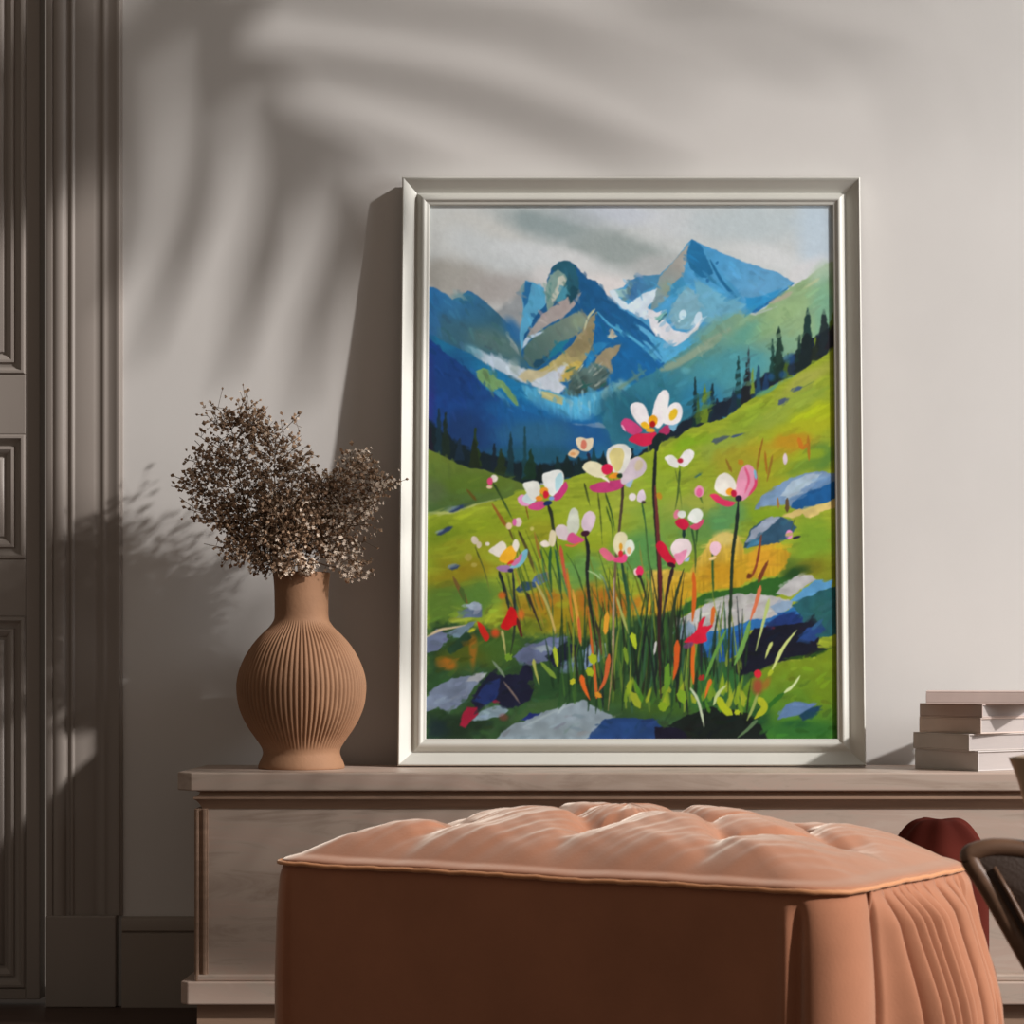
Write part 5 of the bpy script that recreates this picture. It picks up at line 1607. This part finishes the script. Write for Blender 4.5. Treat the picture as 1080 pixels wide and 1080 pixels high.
W1 = .0235
frond([(120, -60), (180, -10), (240, 50), (290, 110), (340, 165), (385, 215)], 2.4, 1.7, [
    ([(160, -20), (148, 70), (142, 160), (128, 260), (105, 330)], W1 * 1.0, 2.1, 1.9),
    ([(200, 10), (206, 60), (216, 140), (205, 220), (185, 285), (150, 390)], W1 * 1.0, 2.0, 1.8),
    ([(255, 60), (280, 110), (294, 170), (289, 230), (270, 305), (238, 410)], W1 * 1.15, 1.95, 1.75),
    ([(310, 135), (345, 180), (360, 220), (352, 280), (334, 350), (318, 440)], W1 * 1.0, 1.9, 1.8),
    ([(350, 175), (385, 225), (400, 290), (395, 360), (385, 430)], W1 * .7, 1.85, 1.8),
    ([(230, 45), (320, 66), (420, 84), (526, 112), (650, 160), (720, 190)], W1 * .75, 1.9, 2.1),
    ([(285, 105), (330, 130), (400, 160), (470, 190)], W1 * .5, 1.8, 1.9),
    ([(200, 5), (270, -10), (350, 2), (470, 18), (560, 32), (660, 70), (750, 108)], W1 * .75, 2.0, 2.5),
    ([(215, 20), (235, 60), (262, 100)], W1 * 1.5, 2.0, 1.9),
    ([(170, -15), (220, 20), (250, 62)], W1 * 1.8, 2.1, 1.9),
])
frond([(100, -190), (400, -130), (560, -70), (700, -10)], 3.2, 2.8, [
    ([(640, -30), (702, 0), (778, 38), (860, 62), (930, 78)], W1 * .7, 2.7, 2.9),
    ([(690, -14), (850, -10), (930, 30), (970, 95), (990, 165)], W1 * .45, 2.8, 3.1),
    ([(560, -70), (900, -60), (1030, 0), (1062, 80), (1080, 180)], W1 * .45, 2.8, 3.2),
    ([(420, -120), (300, -60), (220, -20), (180, 40)], W1 * 1.1, 2.8, 2.6),
])
# fronds that hang over the door side
frond([(-60, -160), (20, -60), (50, 60), (66, 150)], 3.2, 2.6, [
    ([(44, -40), (84, 10), (104, 80), (110, 150), (104, 230)], W1 * .9, 3.0, 2.7),
    ([(46, -10), (20, 40), (8, 120), (4, 190), (10, 250)], W1 * 1.2, 3.0, 2.7),
    ([(50, 30), (70, 90), (74, 150), (66, 230)], W1 * 1.1, 2.9, 2.7),
    ([(56, 60), (36, 100), (28, 170), (34, 250)], W1 * 1.0, 2.9, 2.7),
    ([(46, -60), (88, -20), (120, 40), (128, 120)], W1 * .8, 3.0, 2.8),
])
# a low, dense frond, added out of view, that shades the left end of the console
g = random.Random(3)
frond([(-330, 1080), (-150, 1100), (60, 1125), (260, 1150), (420, 1170)], 4.6, 4.0, [
    ([(-330 + 40 * k, 1080 + 5 * k), (-315 + 40 * k, 1080 + 5 * k + s * 55), (-290 + 40 * k, 1080 + 5 * k + s * 105), (-260 + 39 * k, 1080 + 5 * k + s * (150 + g.uniform(-30, 10)))], W1 * (1.05 - .035 * k), 4.5 - .04 * k, 4.4 - .04 * k)
    for k in range(17) for s in (-.8, 1)
], z0=2.4)
# an unseen middle frond added so that it half shades the dried flowers and the wall behind them
frond([(-160, 560), (-40, 580), (90, 610), (230, 655), (360, 720)], 3.6, 3.1, [
    ([(-130 + 26 * k, 565 + 6 * k), (-118 + 26 * k, 565 + 6 * k + s * 40), (-100 + 26 * k, 565 + 6 * k + s * 85), (-80 + 26 * k, 565 + 6 * k + s * (100 if k < 10 or s < 0 else 150))], W1 * .62, 3.5 - .03 * k, 3.4 - .03 * k)
    for k in range(17) for s in (-.5 - .05 * (k % 3), 1)
], z0=2.9)

# a long unseen frond added to put shade on the door and its casing
frond([(-220, 540), (-160, 640), (-110, 760), (-70, 900), (-50, 1010)], 4.0, 3.6, [
    ([(-215 + 11 * k, 560 + 32 * k), (-175 + 13 * k, 590 + 31 * k), (-110 + 11 * k, 612 + 31 * k), (62 - 2 * k, 640 + 30 * k)], W1 * .8, 3.9 - .02 * k, 3.8 - .02 * k)
    for k in range(14)
], z0=2.7)

sun = bpy.data.lights.new('sun', 'SUN')
sun.energy = 3.6
sun.angle = math.radians(1.9)
sun.color = (1.0, .965, .94)
so = bpy.data.objects.new('sun', sun)
C.objects.link(so)
so.rotation_euler = (-SUN).to_track_quat('-Z', 'Y').to_euler()
so.location = SUN * 6

win_l = bpy.data.lights.new('unseen_window_fill', 'AREA')  # soft fill added at the right, standing in for an unseen window
win_l.shape = 'RECTANGLE'
win_l.size = 1.3
win_l.size_y = 1.8
win_l.energy = 50
win_l.color = (.975, .985, 1.0)
wo = bpy.data.objects.new('unseen_window_fill', win_l)
C.objects.link(wo)
wo.location = (2.9, -1.5, 1.75)
wo.rotation_euler = (Vector((.3, -.1, 1.0)) - wo.location).to_track_quat('-Z', 'Z').to_euler()

w = bpy.data.worlds.new('room_light')
bpy.context.scene.world = w
w.use_nodes = True
bg = w.node_tree.nodes['Background']
bg.inputs['Color'].default_value = (1.0, .86, .73, 1)
bg.inputs['Strength'].default_value = 0.17

# ------------------------------------------------------------------ camera
cam = bpy.data.cameras.new('camera')
cam.sensor_width = 36
cam.sensor_fit = 'HORIZONTAL'
cam.lens = 36 * F / 1080
cam.shift_x = -(CX - 540) / 1080
cam.shift_y = (HZ - 540) / 1080
cam.clip_start = .05
cam.dof.use_dof = True
cam.dof.focus_distance = 4.75
cam.dof.aperture_fstop = 10
cam_o = bpy.data.objects.new('camera', cam)
C.objects.link(cam_o)
cam_o.location = (0, CAMY, CAMZ)
cam_o.rotation_euler = (math.pi / 2, 0, 0)
sc = bpy.context.scene
sc.camera = cam_o
sc.view_settings.view_transform = 'Standard'
sc.view_settings.look = 'None'
sc.view_settings.gamma = 1
sc.view_settings.exposure = 0.0
sc.view_settings.use_curve_mapping = False
